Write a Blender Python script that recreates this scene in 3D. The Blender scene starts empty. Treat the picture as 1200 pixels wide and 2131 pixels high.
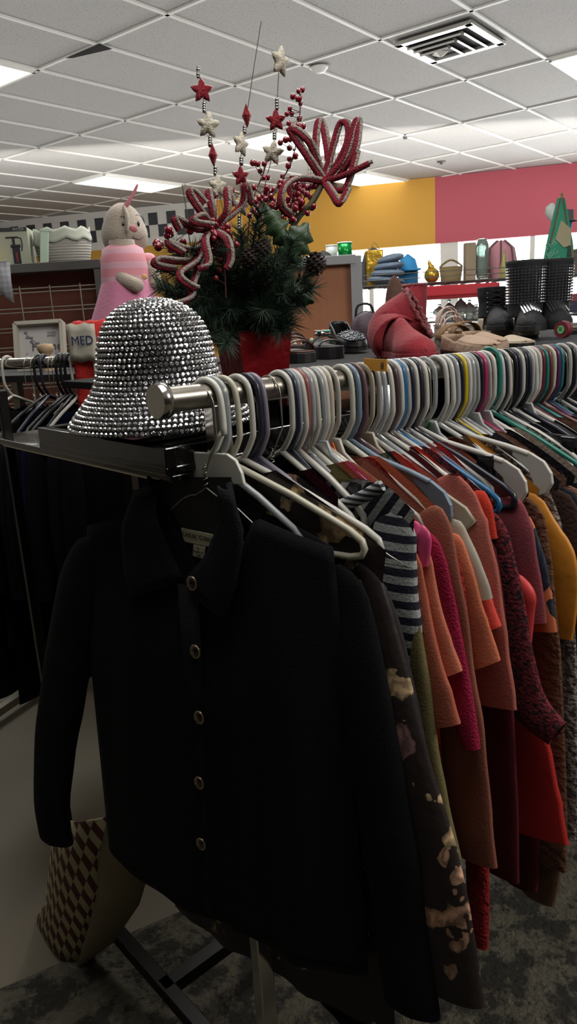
import bpy, math, random
from mathutils import Vector, Matrix, Euler, noise
random.seed(7)
R_ = random.Random(11)
C = bpy.context.scene.collection
PI = math.pi
# ------------------------------------------------------------------ camera
H = 1.46; F = 1540.0; CX, CY = 600.0, 1065.5
ROT = ((0.99825416, -0.05906465, 0.0), (-0.01501025, -0.25368889, 0.9671694), (-0.05712552, -0.965480873, -0.25413256))
def ray(x, y):
    v = (x - CX, y - CY, F)
    return Vector([sum(ROT[i][j] * v[j] for j in range(3)) for i in range(3)])
def at_d(x, y, zc): return Vector((0, 0, H)) + ray(x, y) * (zc / F)
def at_z(x, y, z):
    d = ray(x, y); return Vector((0, 0, H)) + d * ((z - H) / d.z)
def at_plane(x, y, o, n):
    d = ray(x, y); e = Vector((0, 0, H))
    return e + d * ((Vector(o) - e).dot(n) / d.dot(n))
cam = bpy.data.cameras.new('camera'); co = bpy.data.objects.new('camera', cam); C.objects.link(co)
cam.sensor_fit = 'VERTICAL'; cam.sensor_height = 36; cam.lens = F / 2131 * 36; cam.clip_start = .02; cam.clip_end = 100
r_, u_, f_ = [Vector((ROT[0][i], ROT[1][i], ROT[2][i])) * s for i, s in ((0, 1), (1, -1), (2, -1))]
co.matrix_world = Matrix(((r_.x, u_.x, f_.x, 0), (r_.y, u_.y, f_.y, 0), (r_.z, u_.z, f_.z, H), (0, 0, 0, 1)))
bpy.context.scene.camera = co
# ------------------------------------------------------------------ materials
_M = {}
def lin(c):
    return tuple((v / 12.92 if v <= .04045 else ((v + .055) / 1.055) ** 2.4) for v in c)
def hx(s):
    s = s.lstrip('#'); return lin(tuple(int(s[i:i + 2], 16) / 255 for i in (0, 2, 4)))
class NT:
    def __init__(s, m):
        s.t = m.node_tree; s.n = s.t.nodes; s.l = s.t.links
    def add(s, t, **k):
        n = s.n.new(t)
        for a, b in k.items():
            if a == 'ins':
                for i, v in b.items():
                    if isinstance(v, bpy.types.NodeSocket): s.l.new(v, n.inputs[i])
                    else: n.inputs[i].default_value = v
            else: setattr(n, a, b)
        return n
    def math(s, op, a, b=0.0, c=None):
        n = s.add('ShaderNodeMath', operation=op, ins={0: a, 1: b} if c is None else {0: a, 1: b, 2: c}); return n.outputs[0]
    def mix(s, f, a, b):
        n = s.add('ShaderNodeMix', data_type='RGBA', ins={0: f})
        for i, v in ((6, a), (7, b)):
            if isinstance(v, bpy.types.NodeSocket): s.l.new(v, n.inputs[i])
            else: n.inputs[i].default_value = (*v[:3], 1)
        return n.outputs[2]
    def co(s, scale=(1, 1, 1), rot=(0, 0, 0)):
        t = s.add('ShaderNodeTexCoord'); m = s.add('ShaderNodeMapping', ins={0: t.outputs['Object'], 2: rot, 3: scale}); return m.outputs[0]
    def xyz(s, v):
        n = s.add('ShaderNodeSeparateXYZ', ins={0: v}); return n.outputs
def mat(name, col='808080', rough=.8, metal=0., noise_=None, bump=None, sheen=0., emit=0., trans=0., alpha=1., coat=0., pat=None, spec=.5, wave=None):
    if name in _M: return _M[name]
    m = bpy.data.materials.new(name); m.use_nodes = True; nt = NT(m); b = nt.n['Principled BSDF']
    c = hx(col) if isinstance(col, str) else col
    b.inputs['Base Color'].default_value = (*c, 1); b.inputs['Roughness'].default_value = rough; b.inputs['Metallic'].default_value = metal
    b.inputs['Sheen Weight'].default_value = sheen; b.inputs['Coat Weight'].default_value = coat
    b.inputs['Transmission Weight'].default_value = trans; b.inputs['Alpha'].default_value = alpha; b.inputs['Specular IOR Level'].default_value = spec
    if emit: b.inputs['Emission Color'].default_value = (*c, 1); b.inputs['Emission Strength'].default_value = emit
    out = None
    if pat: out = pat(nt, c)
    if noise_:
        sc, am = noise_
        n = nt.add('ShaderNodeTexNoise', ins={0: nt.co(), 'Scale': sc, 'Detail': 4.0})
        g = nt.math('MULTIPLY_ADD', n.outputs[0], am * 2, 1 - am)
        hsv = nt.add('ShaderNodeHueSaturation', ins={'Value': g})
        if out is not None: nt.l.new(out, hsv.inputs['Color'])
        else: hsv.inputs['Color'].default_value = (*c, 1)
        out = hsv.outputs[0]
    if out is not None: nt.l.new(out, b.inputs['Base Color'])
    if bump:
        n = nt.add('ShaderNodeTexNoise', ins={0: nt.co(), 'Scale': bump[0], 'Detail': 3.0})
        bp = nt.add('ShaderNodeBump', ins={'Strength': bump[1], 'Distance': .01, 'Height': n.outputs[0]}); nt.l.new(bp.outputs[0], b.inputs['Normal'])
    if wave:   # (scale vector, strength): ribs
        w = nt.add('ShaderNodeTexWave', bands_direction=wave[0], ins={0: nt.co(), 'Scale': wave[1]})
        bp = nt.add('ShaderNodeBump', ins={'Strength': wave[2], 'Distance': .004, 'Height': w.outputs['Fac']}); nt.l.new(bp.outputs[0], b.inputs['Normal'])
    _M[name] = m; return m
def p_stripes(c2, per, axis='z', duty=.5, tilt=0.):
    def f(nt, c):
        x = nt.xyz(nt.co(rot=(0, tilt, 0)))
        v = nt.math('FRACT', nt.math('MULTIPLY', x['XYZ'.index(axis.upper())], 1 / per))
        return nt.mix(nt.math('GREATER_THAN', v, duty), c, c2)
    return f
def p_gingham(c2, per):
    def f(nt, c):
        x = nt.xyz(nt.co())
        a = nt.math('GREATER_THAN', nt.math('FRACT', nt.math('MULTIPLY', x[0], 1 / per)), .5)
        b = nt.math('GREATER_THAN', nt.math('FRACT', nt.math('MULTIPLY', x[2], 1 / per)), .5)
        return nt.mix(nt.math('MULTIPLY', nt.math('ADD', a, b), .5), c, c2)
    return f
def p_checker(c2, per, rot=(0, 0, 0), sx=1.0):
    def f(nt, c):
        t = nt.add('ShaderNodeTexChecker', ins={0: nt.co(scale=(sx, 1, 1), rot=rot), 'Scale': 1 / per, 1: (*c, 1), 2: (*c2, 1)}); return t.outputs[0]
    return f
def p_blobs(cols, scale, thr=.33, dens=.5, dist=.08, stretch=(1, 1, 1)):
    def f(nt, c):
        cc = nt.co(scale=stretch)
        nz = nt.add('ShaderNodeTexNoise', ins={0: cc, 'Scale': scale * 1.7, 'Detail': 3.0})
        vv = nt.add('ShaderNodeVectorMath', operation='MULTIPLY_ADD', ins={0: nz.outputs[1], 1: (dist,) * 3, 2: cc})
        v = nt.add('ShaderNodeTexVoronoi', ins={0: vv.outputs[0], 'Scale': scale})
        on = nt.math('LESS_THAN', v.outputs['Distance'], thr)
        s = nt.add('ShaderNodeSeparateColor', ins={0: v.outputs['Color']})
        keep = nt.math('LESS_THAN', s.outputs[0], dens)
        ramp = nt.add('ShaderNodeValToRGB', ins={0: s.outputs[1]}); ramp.color_ramp.interpolation = 'CONSTANT'
        e = ramp.color_ramp.elements
        for i, k in enumerate(cols):
            el = e[i] if i < 2 else e.new(i / len(cols))
            el.position = i / len(cols); el.color = (*k, 1)
        wv = nt.add('ShaderNodeTexWave', ins={0: vv.outputs[0], 'Scale': scale * .9, 'Distortion': 6.0, 'Detail': 2.0})
        d2 = nt.math('MULTIPLY', nt.math('MULTIPLY_ADD', v.outputs['Distance'], -1.8, 1.15), nt.math('MULTIPLY_ADD', wv.outputs['Fac'], .75, .45))
        hs = nt.add('ShaderNodeHueSaturation', ins={'Value': d2, 'Color': ramp.outputs[0]})
        return nt.mix(nt.math('MULTIPLY', on, keep), c, hs.outputs[0])
    return f
def p_speckle(c2, scale, thr=.52):
    def f(nt, c):
        n = nt.add('ShaderNodeTexNoise', ins={0: nt.co(), 'Scale': scale, 'Detail': 6.0, 'Roughness': .7})
        k = nt.math('MULTIPLY', nt.math('SUBTRACT', n.outputs[0], thr - .04), 12.0)
        k = nt.add('ShaderNodeClamp', ins={0: k}).outputs[0]
        return nt.mix(k, c, c2)
    return f
def p_wood(c2, sc=3.):
    def f(nt, c):
        n = nt.add('ShaderNodeTexNoise', ins={0: nt.co(scale=(12, 12, .8)), 'Scale': sc, 'Detail': 5.0}); return nt.mix(n.outputs[0], c, c2)
    return f
CHROME = mat('chrome', 'c8c4bc', .16, 1.0)
CHROME_D = mat('brushed_chrome', '9a948a', .32, 1.0, noise_=(40, .12))
BLACKGLOSS = mat('black_gloss', '0b0b0c', .16, 0, coat=.5)
BLACKMAT = mat('black_matte', '101012', .7)
# ------------------------------------------------------------------ mesh builder
class MB:
    def __init__(s): s.v = []; s.f = []
    def grid(s, pts, closed_u=False, closed_v=False):
        n0 = len(s.v); R = len(pts); K = len(pts[0])
        for r in pts: s.v.extend(tuple(p) for p in r)
        for i in range(R if closed_v else R - 1):
            for j in range(K if closed_u else K - 1):
                a, b = i, (i + 1) % R; c, d = j, (j + 1) % K
                s.f.append((n0 + a * K + c, n0 + a * K + d, n0 + b * K + d, n0 + b * K + c))
        return n0
    def cap(s, ring):
        n0 = len(s.v); s.v.extend(tuple(p) for p in ring); s.f.append(tuple(range(n0, n0 + len(ring))))
    def box(s, c, sz, rot=None, taper=1.0):
        c = Vector(c); n0 = len(s.v); M3 = (rot.to_matrix() if isinstance(rot, Euler) else rot) if rot is not None else Matrix.Identity(3)
        for z in (-.5, .5):
            k = taper if z > 0 else 1
            for x, y in ((-.5, -.5), (.5, -.5), (.5, .5), (-.5, .5)):
                s.v.append(tuple(c + M3 @ Vector((x * sz[0] * k, y * sz[1] * k, z * sz[2]))))
        for q in ((0, 3, 2, 1), (4, 5, 6, 7), (0, 1, 5, 4), (1, 2, 6, 5), (2, 3, 7, 6), (3, 0, 4, 7)): s.f.append(tuple(n0 + i for i in q))
        return s
    def bar(s, a, b, w, t=None, up=(0, 0, 1)):
        a = Vector(a); b = Vector(b); d = b - a; L = d.length; z = d.normalized(); u = Vector(up)
        x = z.cross(u)
        if x.length < 1e-4: x = z.cross(Vector((1, 0, 0)))
        x.normalize(); y = z.cross(x).normalized()
        s.box((a + b) / 2, (w, t or w, L), Matrix((x, y, z)).transposed()); return s
    def tube(s, path, r, n=8, caps=True, flat=1.0, ref=None, closed=False):
        path = [Vector(p) for p in path]; rr = r if isinstance(r, (list, tuple)) else [r] * len(path)
        rings = []; prev = None
        for i, p in enumerate(path):
            if closed: t = path[(i + 1) % len(path)] - path[i - 1]
            else: t = (path[min(i + 1, len(path) - 1)] - path[max(i - 1, 0)])
            t = t.normalized() if t.length > 1e-9 else Vector((0, 0, 1))
            if ref is not None: a = Vector(ref) - t * t.dot(Vector(ref))
            elif prev is None:
                a = t.cross(Vector((0, 1, 0)));
                if a.length < .1: a = t.cross(Vector((1, 0, 0)))
            else: a = prev - t * prev.dot(t)
            a.normalize(); prev = a; b = t.cross(a)
            rings.append([p + (a * math.cos(2 * PI * k / n) * flat + b * math.sin(2 * PI * k / n)) * rr[i] for k in range(n)])
        s.grid(rings, closed_u=True, closed_v=closed)
        if caps and not closed: s.cap(rings[0][::-1]); s.cap(rings[-1])
        return s
    def lathe(s, prof, n=24, c=(0, 0, 0), sx=1., sy=1.):
        rings = [[(c[0] + r * math.cos(2 * PI * k / n) * sx, c[1] + r * math.sin(2 * PI * k / n) * sy, c[2] + z) for k in range(n)] for r, z in prof]
        s.grid(rings, closed_u=True); return s
    def sphere(s, c, r, n=10, m=6, sc=(1, 1, 1), rot=None):
        rings = []
        for i in range(m + 1):
            th = PI * i / m; rad = max(math.sin(th), 1e-3)
            ring = []
            for k in range(n):
                p = Vector((rad * math.cos(2 * PI * k / n) * r * sc[0], rad * math.sin(2 * PI * k / n) * r * sc[1], -math.cos(th) * r * sc[2]))
                if rot is not None: p.rotate(rot)
                ring.append(Vector(c) + p)
            rings.append(ring)
        s.grid(rings, closed_u=True); return s
    def prism(s, outline, axis_a, axis_b, thick, o=(0, 0, 0)):
        """outline 2d pts in axis_a,axis_b, extruded +-thick/2 along a x b"""
        A = Vector(axis_a); B = Vector(axis_b); N = A.cross(B).normalized(); o = Vector(o)
        f = [o + A * p[0] + B * p[1] + N * thick / 2 for p in outline]; b = [o + A * p[0] + B * p[1] - N * thick / 2 for p in outline]
        s.cap(f); s.cap(b[::-1]); s.grid([b, f], closed_u=True); return s
    def build(s, name, m, parent=None, smooth=True, bevel=0., loc=None, rot=None, sub=0, solid=0.):
        me = bpy.data.meshes.new(name); me.from_pydata(s.v, [], s.f); me.materials.append(m)
        if smooth: me.shade_smooth() if False else me.polygons.foreach_set('use_smooth', [True] * len(me.polygons))
        o = bpy.data.objects.new(name, me); C.objects.link(o)
        if parent is not None: o.parent = parent
        if loc is not None: o.location = loc
        if rot is not None: o.rotation_euler = rot
        if solid:
            md = o.modifiers.new('s', 'SOLIDIFY'); md.thickness = solid; md.offset = 0
        if bevel:
            w = o.modifiers.new('w', 'WELD'); w.merge_threshold = 1e-5
            md = o.modifiers.new('b', 'BEVEL'); md.width = bevel; md.segments = 2; md.limit_method = 'ANGLE'
        if sub:
            w = o.modifiers.new('w', 'WELD'); w.merge_threshold = 1e-5
            md = o.modifiers.new('d', 'SUBSURF'); md.levels = sub; md.render_levels = sub
        return o
def tag(o, label=None, cat=None, group=None, kind=None):
    if label: o['label'] = label
    if cat: o['category'] = cat
    if group: o['group'] = group
    if kind: o['kind'] = kind
    return o
def thing(name, label, cat, loc=(0, 0, 0), rot=(0, 0, 0), group=None):
    o = bpy.data.objects.new(name, None); C.objects.link(o); o.location = loc; o.rotation_euler = rot; o.empty_display_size = .05
    return tag(o, label, cat, group)
def text(body, parent, loc, rot, size, m, align='CENTER', extrude=.0002, sx=1.):
    c = bpy.data.curves.new('lettering', 'FONT'); c.body = body; c.size = size; c.align_x = align; c.align_y = 'CENTER'; c.extrude = extrude
    c.materials.append(m); c.resolution_u = 3; tmp = bpy.data.objects.new('lettering_curve', c); C.objects.link(tmp); bpy.context.view_layer.update()
    me = bpy.data.meshes.new_from_object(tmp.evaluated_get(bpy.context.evaluated_depsgraph_get())); bpy.data.objects.remove(tmp)
    me.materials.clear(); me.materials.append(m)
    o = bpy.data.objects.new('lettering', me); C.objects.link(o); o.parent = parent; o.location = loc; o.rotation_euler = rot; o.scale = (sx, 1, 1); return o
def smooth_path(pts, n=4):
    P = [Vector(p) for p in pts]; out = []
    for i in range(len(P) - 1):
        p0 = P[max(i - 1, 0)]; p1 = P[i]; p2 = P[i + 1]; p3 = P[min(i + 2, len(P) - 1)]
        for k in range(n):
            t = k / n
            out.append(.5 * ((2 * p1) + (p2 - p0) * t + (2 * p0 - 5 * p1 + 4 * p2 - p3) * t * t + (3 * p1 - p0 - 3 * p2 + p3) * t ** 3))
    out.append(P[-1]); return out
# ------------------------------------------------------------------ ROOM
CEIL = 3.11
O_ = Vector((1.221, 4.839, CEIL)); az = math.radians(38.8)
DL = Vector((math.sin(az), math.cos(az), 0)); DS = Vector((math.cos(az), -math.sin(az), 0)); TL, TS = 1.235, .61
def cell(i, j): return O_ + DL * (i * TL) + DS * (j * TS)
def cell_of(px, py):
    p = at_z(px, py, CEIL) - O_; return math.floor(p.dot(DL) / TL), math.floor(p.dot(DS) / TS)
def rotm(ex, ey, ez): return Matrix((ex, ey, ez)).transposed()
RC = rotm(DS, DL, Vector((0, 0, 1)))
if RC.determinant() < 0: RC = rotm(DS, DL, Vector((0, 0, 1)))
mceil = mat('ceiling_tile', 'b4b2ae', .95, pat=p_speckle(hx('8f8780'), 70, .6), noise_=(1.2, .06), bump=(60, .25))
WD = Vector((.9654, -.2607, 0)); WN = Vector((-.2607, -.9654, 0)); W0 = Vector((0, 10.95, 0))
MB().box((1, 4.4, CEIL + .03), (16, 16, .05)).build('ceiling', mceil, smooth=False, ); tag(bpy.data.objects['ceiling'], kind='structure')
mgrid = mat('ceiling_grid_white', 'e6e4de', .5)
g = MB()
for j in range(-16, 17):
    a = cell(-7, j); b = cell(7, j); g.box((a + b) / 2 + Vector((0, 0, -.003)), (.024, (b - a).length, .012), RC)
for i in range(-7, 8):
    a = cell(i, -16); b = cell(i, 16); g.box((a + b) / 2 + Vector((0, 0, -.003)), ((b - a).length, .024, .012), RC)
tag(g.build('trim_1', mgrid, smooth=False), kind='structure')
# flat dark patch painting the shade at a sagging tile corner beside a grid crossing
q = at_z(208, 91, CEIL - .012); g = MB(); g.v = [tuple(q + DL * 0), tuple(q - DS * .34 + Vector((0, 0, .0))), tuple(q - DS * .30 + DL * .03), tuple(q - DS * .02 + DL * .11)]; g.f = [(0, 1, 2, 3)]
tag(g.build('ceiling_gap_shade', mat('painted_gap_shade', '14120f', .9), smooth=False), kind='structure')
memit = mat('light_diffuser', 'fbfff6', .5, emit=1.6)
for k, (px, py, nm) in enumerate(((30, 150, 'glowing ceiling light panel at the top left above the rack of dark clothes'), (215, 386, 'long bright ceiling light panel above the plush toy'), (575, 300, 'bright ceiling light panel behind the hanging star picks'), (1193, 122, 'partly cut off ceiling light panel beside the air vent'), (730, 372, 'far bright ceiling light panel above the yellow wall'))):
    i, j = cell_of(px, py); c = cell(i, j) + DL * TL / 2 + DS * TS / 2
    t = thing('ceiling_light', nm, 'ceiling light', tuple(c + Vector((0, 0, -.014))), (0, 0, math.atan2(DS.y, DS.x)), 'fluorescent panels set in the ceiling grid')
    MB().box((0, 0, 0), (TS - .05, TL - .05, .008)).build('diffuser', memit, t, smooth=False)
    f = MB(); w, l = TS - .02, TL - .02
    for s in (-1, 1): f.box((s * (w - .02) / 2, 0, -.002), (.02, l, .016)); f.box((0, s * (l - .02) / 2, -.002), (w, .02, .016))
    f.build('frame', mgrid, t, smooth=False)
# air vent
vc = Vector((1.206, 5.307, CEIL - .012)); t = thing('ceiling_vent', 'square white metal air vent with nested corner louvres in the ceiling', 'air vent', tuple(vc), (0, 0, math.atan2(DS.y, DS.x)))
mv = mat('vent_metal', 'c9c6bf', .35, .4)
MB().box((0, 0, 0), (.44, .44, .01)).build('backing', mat('vent_dark', '191817', .6), t, smooth=False)
f = MB()
for s in (-1, 1): f.box((s * .235, 0, -.012), (.05, .52, .022)); f.box((0, s * .235, -.012), (.52, .05, .022))
f.build('frame', mv, t, smooth=False, bevel=.004)
for k in range(3):
    c = .15 - k * .085; l = MB()
    l.box(((c - .22) / 2, -c, -.02), (c + .22, .035, .012), Euler((math.radians(35), 0, 0)))
    l.box((c, (.22 - c) / 2, -.02), (.035, .22 + c, .012), Euler((0, math.radians(35), 0)))
    l.build('louver', mv, t, smooth=False)
MB().lathe([(.075, 0), (.0, -.03)], 4, (-.14, .14, 0)).build('centre_pyramid', mv, t, smooth=False)
p = at_z(665, 141, CEIL - .01); t = thing('smoke_detector', 'small round white detector on the ceiling near the red berry spray', 'detector', tuple(p))
MB().lathe([(0, -.03), (.035, -.028), (.05, -.012), (.06, 0)], 20).build('cover', mgrid, t); MB().lathe([(.072, -.004), (.072, 0.002), (0, 0.002)], 20).build('base', mgrid, t)
for px, py, nm in ((843, 280, 'small grey sprinkler head on a ceiling seam above the yellow wall'), (918, 334, 'tiny dark sprinkler fitting on the ceiling near the red wall')):
    p = at_z(px, py, CEIL + .012); t = thing('ceiling_sprinkler', nm, 'sprinkler', tuple(p), group='sprinkler fittings on the ceiling')
    MB().lathe([(0, 0), (.05, 0), (.05, -.018), (.02, -.022), (.02, -.042), (0, -.042)], 12).build('escutcheon', mat('sprinkler', '6d6a66', .4, .6), t)
# floor
mfl = mat('vinyl_floor', '6e6453', .6, noise_=(3, .12), bump=(8, .03))
tag(MB().box((1, 4.4, -.025), (16, 16, .05)).build('floor', mfl, smooth=False), kind='structure')
mcarp = mat('grey_carpet', '5d594c', .98, pat=p_speckle(hx('2d2b25'), 14, .5), noise_=(60, .5), bump=(90, 1.0))
a = at_z(-40, 2075, .004); b = at_z(215, 1965, .004); dd = (b - a).normalized(); nn = Vector((dd.y, -dd.x, 0))
g = MB(); NX = 150
car = []
for i in range(NX + 1):
    row = []
    for j in range(111):
        p = a + dd * (-2 + 6.5 * i / NX) + nn * (-.0 + 3.2 * (j / 110)); p.z = .022 + .012 * noise.noise(p * 14) + .008 * noise.noise(p * 37) if 0 < j < 110 else .004
        row.append(p)
    car.append(row)
g.grid(car); tag(g.build('floor_carpet', mcarp), kind='structure')
# far wall with the window band
def wpt(px, py, off=0.): return at_plane(px, py, W0 + WN * off, WN)
def wu(p): return (p - W0).dot(WD)
zt = wpt(901, 507).z; u_red = wu(wpt(905, 450)); u_chk = wu(wpt(452, 450)); zb = .75; u_w0 = wu(wpt(640, 560))
myel = mat('yellow_wall_paint', 'cf9a3c', .75, noise_=(1.5, .05)); mred = mat('red_wall_paint', 'b85562', .75, noise_=(1.5, .04)); mwht = mat('white_paint', 'd8d5cf', .7)
RW = rotm(WD, -WN, Vector((0, 0, 1)))
def wbox(mb, u0, u1, z0, z1, off=0., th=.1): mb.box(W0 + WD * (u0 + u1) / 2 + WN * (off - th / 2) + Vector((0, 0, (z0 + z1) / 2)), (u1 - u0, th, z1 - z0), RW); return mb
U0, U1 = -8, 9
m_ = MB(); wbox(m_, U0, u_red, zt, CEIL); wbox(m_, U0, u_w0, zb, zt); tag(m_.build('wall_back', myel, smooth=False), kind='structure')
tag(wbox(MB(), u_red, U1, zt, CEIL).build('wall_back', mred, smooth=False), kind='structure')
tag(wbox(MB(), U0, U1, 0, zb).build('wall_back', mat('wall_lower', '8e8577', .8), smooth=False), kind='structure')
mchk = mat('checker_paint', 'd9d8d6', .6, pat=p_checker(hx('2c2d31'), .15, rot=(0, 0, math.atan2(-.2607, .9654) * -1)))
# checker band built as raised squares so that it keeps square to the wall
tag(wbox(MB(), U0, u_chk, CEIL - .53, CEIL, .01, .02).build('trim_2', mwht, smooth=False), kind='structure')
g = MB()
nsq = int((u_chk - U0) / .142)
for i in range(nsq):
    for r in range(2):
        if (i + r) % 2 == 0: u = u_chk - .05 - i * .142; z = CEIL - .09 - r * .165; wbox(g, u - .142, u, z - .165, z, .016, .01)
tag(g.build('trim_3', mat('black_paint', '3b3c41', .6), smooth=False), kind='structure')
# windows: panes, posts, bright sky board outside
g = MB(); wbox(g, u_w0, U1, zb, zt, -.12, .01); tag(g.build('window_1', mat('window_glass', 'ffffff', .05, trans=1.0, spec=.2), smooth=False), kind='structure')
for px, w in ((650, .1), (934, .23), (1107, .06), (770, .06), (1240, .2)):
    u = wu(wpt(px, 540)); tag(wbox(MB(), u - w / 2, u + w / 2, zb, zt, -.02, .08).build('trim_4', mwht, smooth=False), kind='structure')
tag(wbox(MB(), u_w0 - .05, U1, zb - .04, zb, .05, .2).build('trim_5', mwht, smooth=False), kind='structure')
g = MB(); wbox(g, -9, 11, -2, 6, -2.5, .02); tag(g.build('backdrop', mat('bright_daylight', 'eaf2fb', 1., emit=2.6), smooth=False), kind='structure')
# side walls outside the picture
ms = mat('side_wall', '9c968c', .9)
tag(MB().box((-6.95, 4.4, 1.55), (.1, 16, 3.11)).build('wall_left', ms, smooth=False), kind='structure')
tag(MB().box((8.95, 4.4, 1.55), (.1, 16, 3.11)).build('wall_right', ms, smooth=False), kind='structure')
tag(MB().box((1, -3.55, 1.55), (16, .1, 3.11)).build('wall_front', mat('dark_wall', '3a3733', .9), smooth=False), kind='structure')
# ------------------------------------------------------------------ LIGHTS
def area(loc, target, sx, sy, e, col=(1, 1, 1)):
    l = bpy.data.lights.new('area_light', 'AREA'); l.shape = 'RECTANGLE'; l.size = sx; l.size_y = sy; l.energy = e; l.color = col
    o = bpy.data.objects.new('area_light', l); C.objects.link(o); o.location = loc; o.rotation_euler = (Vector(target) - Vector(loc)).to_track_quat('-Z', 'Y').to_euler(); return o
area(tuple(W0 + WD * 3.8 + WN * -.35 + Vector((0, 0, 1.6))), tuple(W0 + WD * 2 + WN * 6 + Vector((0, 0, 1.7))), 8.5, 1.6, 420, (.93, .97, 1))
area((1.0, 6.0, 2.05), (1.0, 6.0, 3.1), 13, 7, 138, (.97, .98, 1))  # added uplight without a fixture, brightens the ceiling from mid-room
area((0.5, -.6, 2.3), (.5, -.6, 3.1), 8, 4, 20, (1, .95, .9))  # extra uplight added behind the camera for the near ceiling
area((.5, 7.5, 2.6), tuple(W0 + WD * .5 + Vector((0, 0, 2.4))), 7, .5, 58, (1, .97, .93))  # added fill aimed at the far wall, stands for no lamp
area((2.6, .2, 2.95), (.9, 1.5, 1.1), 1.6, 1.0, 72, (1, .96, .9))  # unseen lamp added at upper right to light the viewer side of the clothes
area((.1, 1.0, 3.05), (.2, 1.2, 0), 1.4, 1.2, 30, (1, .97, .93))
area((.2, 3.4, 3.05), (.1, 3.0, 0), 1.2, .6, 38, (1, .97, .92))
area((-2.2, 3.9, 3.05), (-2.2, 3.9, 0), 1.2, .6, 30, (.95, 1, .95))
w = bpy.data.worlds.new('world'); bpy.context.scene.world = w; w.use_nodes = True
w.node_tree.nodes['Background'].inputs[0].default_value = (.5, .52, .55, 1); w.node_tree.nodes['Background'].inputs[1].default_value = .16
vs = bpy.context.scene.view_settings; vs.view_transform = 'Standard'; vs.look = 'None'; vs.exposure = 0.0
# ------------------------------------------------------------------ CLOTHES RACK
P0 = at_d(400, 827, .96); RAZ = math.radians(49)
RD = Vector((math.sin(RAZ), math.cos(RAZ), -.018)); PD = Vector((math.cos(RAZ), -math.sin(RAZ), 0)); RZ = math.atan2(PD.y, PD.x)
def rk(s, p=0., z=0.): return P0 + RD * s + PD * p + Vector((0, 0, z))
RR = .0165
DKM = mat('dark_metal', '262524', .35, .8)
rack = thing('clothes_rack', 'double chrome garment rack holding the long front row of hangers', 'clothes rack', tuple(rk(0, 0, -P0.z)), (0, 0, RZ))
def rl(s, p=0., z=0.):
    """rack-local coordinates: x toward the viewer side, y along the rail, z height above floor"""
    return Vector((p, s, P0.z + z - .018 * s))
m_ = MB(); m_.tube([rl(-.045), rl(2.35)], RR, 28); m_.build('rail', CHROME_D, rack)
m_ = MB(); m_.tube([rl(-.056), rl(-.051), rl(-.043), rl(-.041)], [.0215, .0235, .0235, .019], 32); m_.build('end_cap', CHROME, rack)
for s in (.038, 2.2):
    m_ = MB(); m_.bar(rl(s, 0, -.012), (0, s, .07), .03, .022); m_.build('post', CHROME, rack, smooth=False, bevel=.002)
    m_ = MB(); m_.bar((-.755, s, P0.z - .12 + .1), (-.755, s, .07), .02, .015); m_.build('post', DKM, rack, smooth=False, bevel=.002)
for s in (.038, 2.2):
    m_ = MB(); m_.bar((-.0, s, P0.z - .125), (-.755, s, P0.z - .125), .028, .02); m_.build('cross_bar', CHROME, rack, smooth=False, bevel=.002)
    m_ = MB(); m_.bar((.12, s, .11), (-.78, s, .11), .03, .03); m_.build('base_bar', DKM, rack, smooth=False, bevel=.002)
m_ = MB(); m_.bar((-.35, .03, .11), (-.35, 2.2, .11), .03, .03); m_.build('base_bar', DKM, rack, smooth=False)
for s in (.038, 2.2):
    for p in (.10, -.70):
        m_ = MB(); m_.tube([(p - .012, s, .04), (p + .012, s, .04)], .035, 20); wv = m_.build('caster_wheel', mat('caster_rubber', '2c2a28', .5), rack)
        m_ = MB(); m_.bar((p, s, .1), (p, s, .045), .034, .02); m_.tube([(p - .014, s, .04), (p + .014, s, .04)], .018, 14); m_.build('wheel_hub', CHROME, wv, smooth=False)
m_ = MB(); m_.box((-.36, .95, P0.z - .108), (.66, 1.95, .012)); m_.build('shelf', BLACKGLOSS, rack, smooth=False, bevel=.003)
# ------------------------------------------------------------------ HANGERS
XS = ((380, -.03), (400, 0), (464, .05), (524, .1), (634, .2), (731, .3), (818, .4), (898, .5), (969, .6), (1033, .7), (1093, .8), (1147, .9), (1196, 1.0), (1242, 1.1), (1285, 1.2))
def s_of(px):
    for (a, sa), (b, sb) in zip(XS, XS[1:]):
        if px <= b: return sa + (sb - sa) * (px - a) / (b - a)
def hook_path(r, h=.092, side=1, w=.0205):
    k = RR + r; pts = [(0, 0, -h), (.010 * side, 0, -h + .010), (.022 * side, 0, -h + .03), (.0245 * side, 0, -.05), (.0245 * side, 0, -.02), (.0225 * side, 0, .0)]
    for a in (30, 60, 90, 120, 150, 180): pts.append((k * 1.06 * math.cos(math.radians(a)) * side, 0, k * math.sin(math.radians(a)) + .0005))
    pts.append((-k * 1.08 * side, 0, -.012)); return pts
def pl(col): return mat('plastic_' + col, tuple(v * .66 for v in hx(col)), .38, coat=.2)
MCLEAR = mat('clear_plastic', 'c8ced0', .18, trans=.55, coat=.3); MWIRE = mat('wire_metal', 'a7a49b', .35, .9)
_hp = {}
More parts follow.
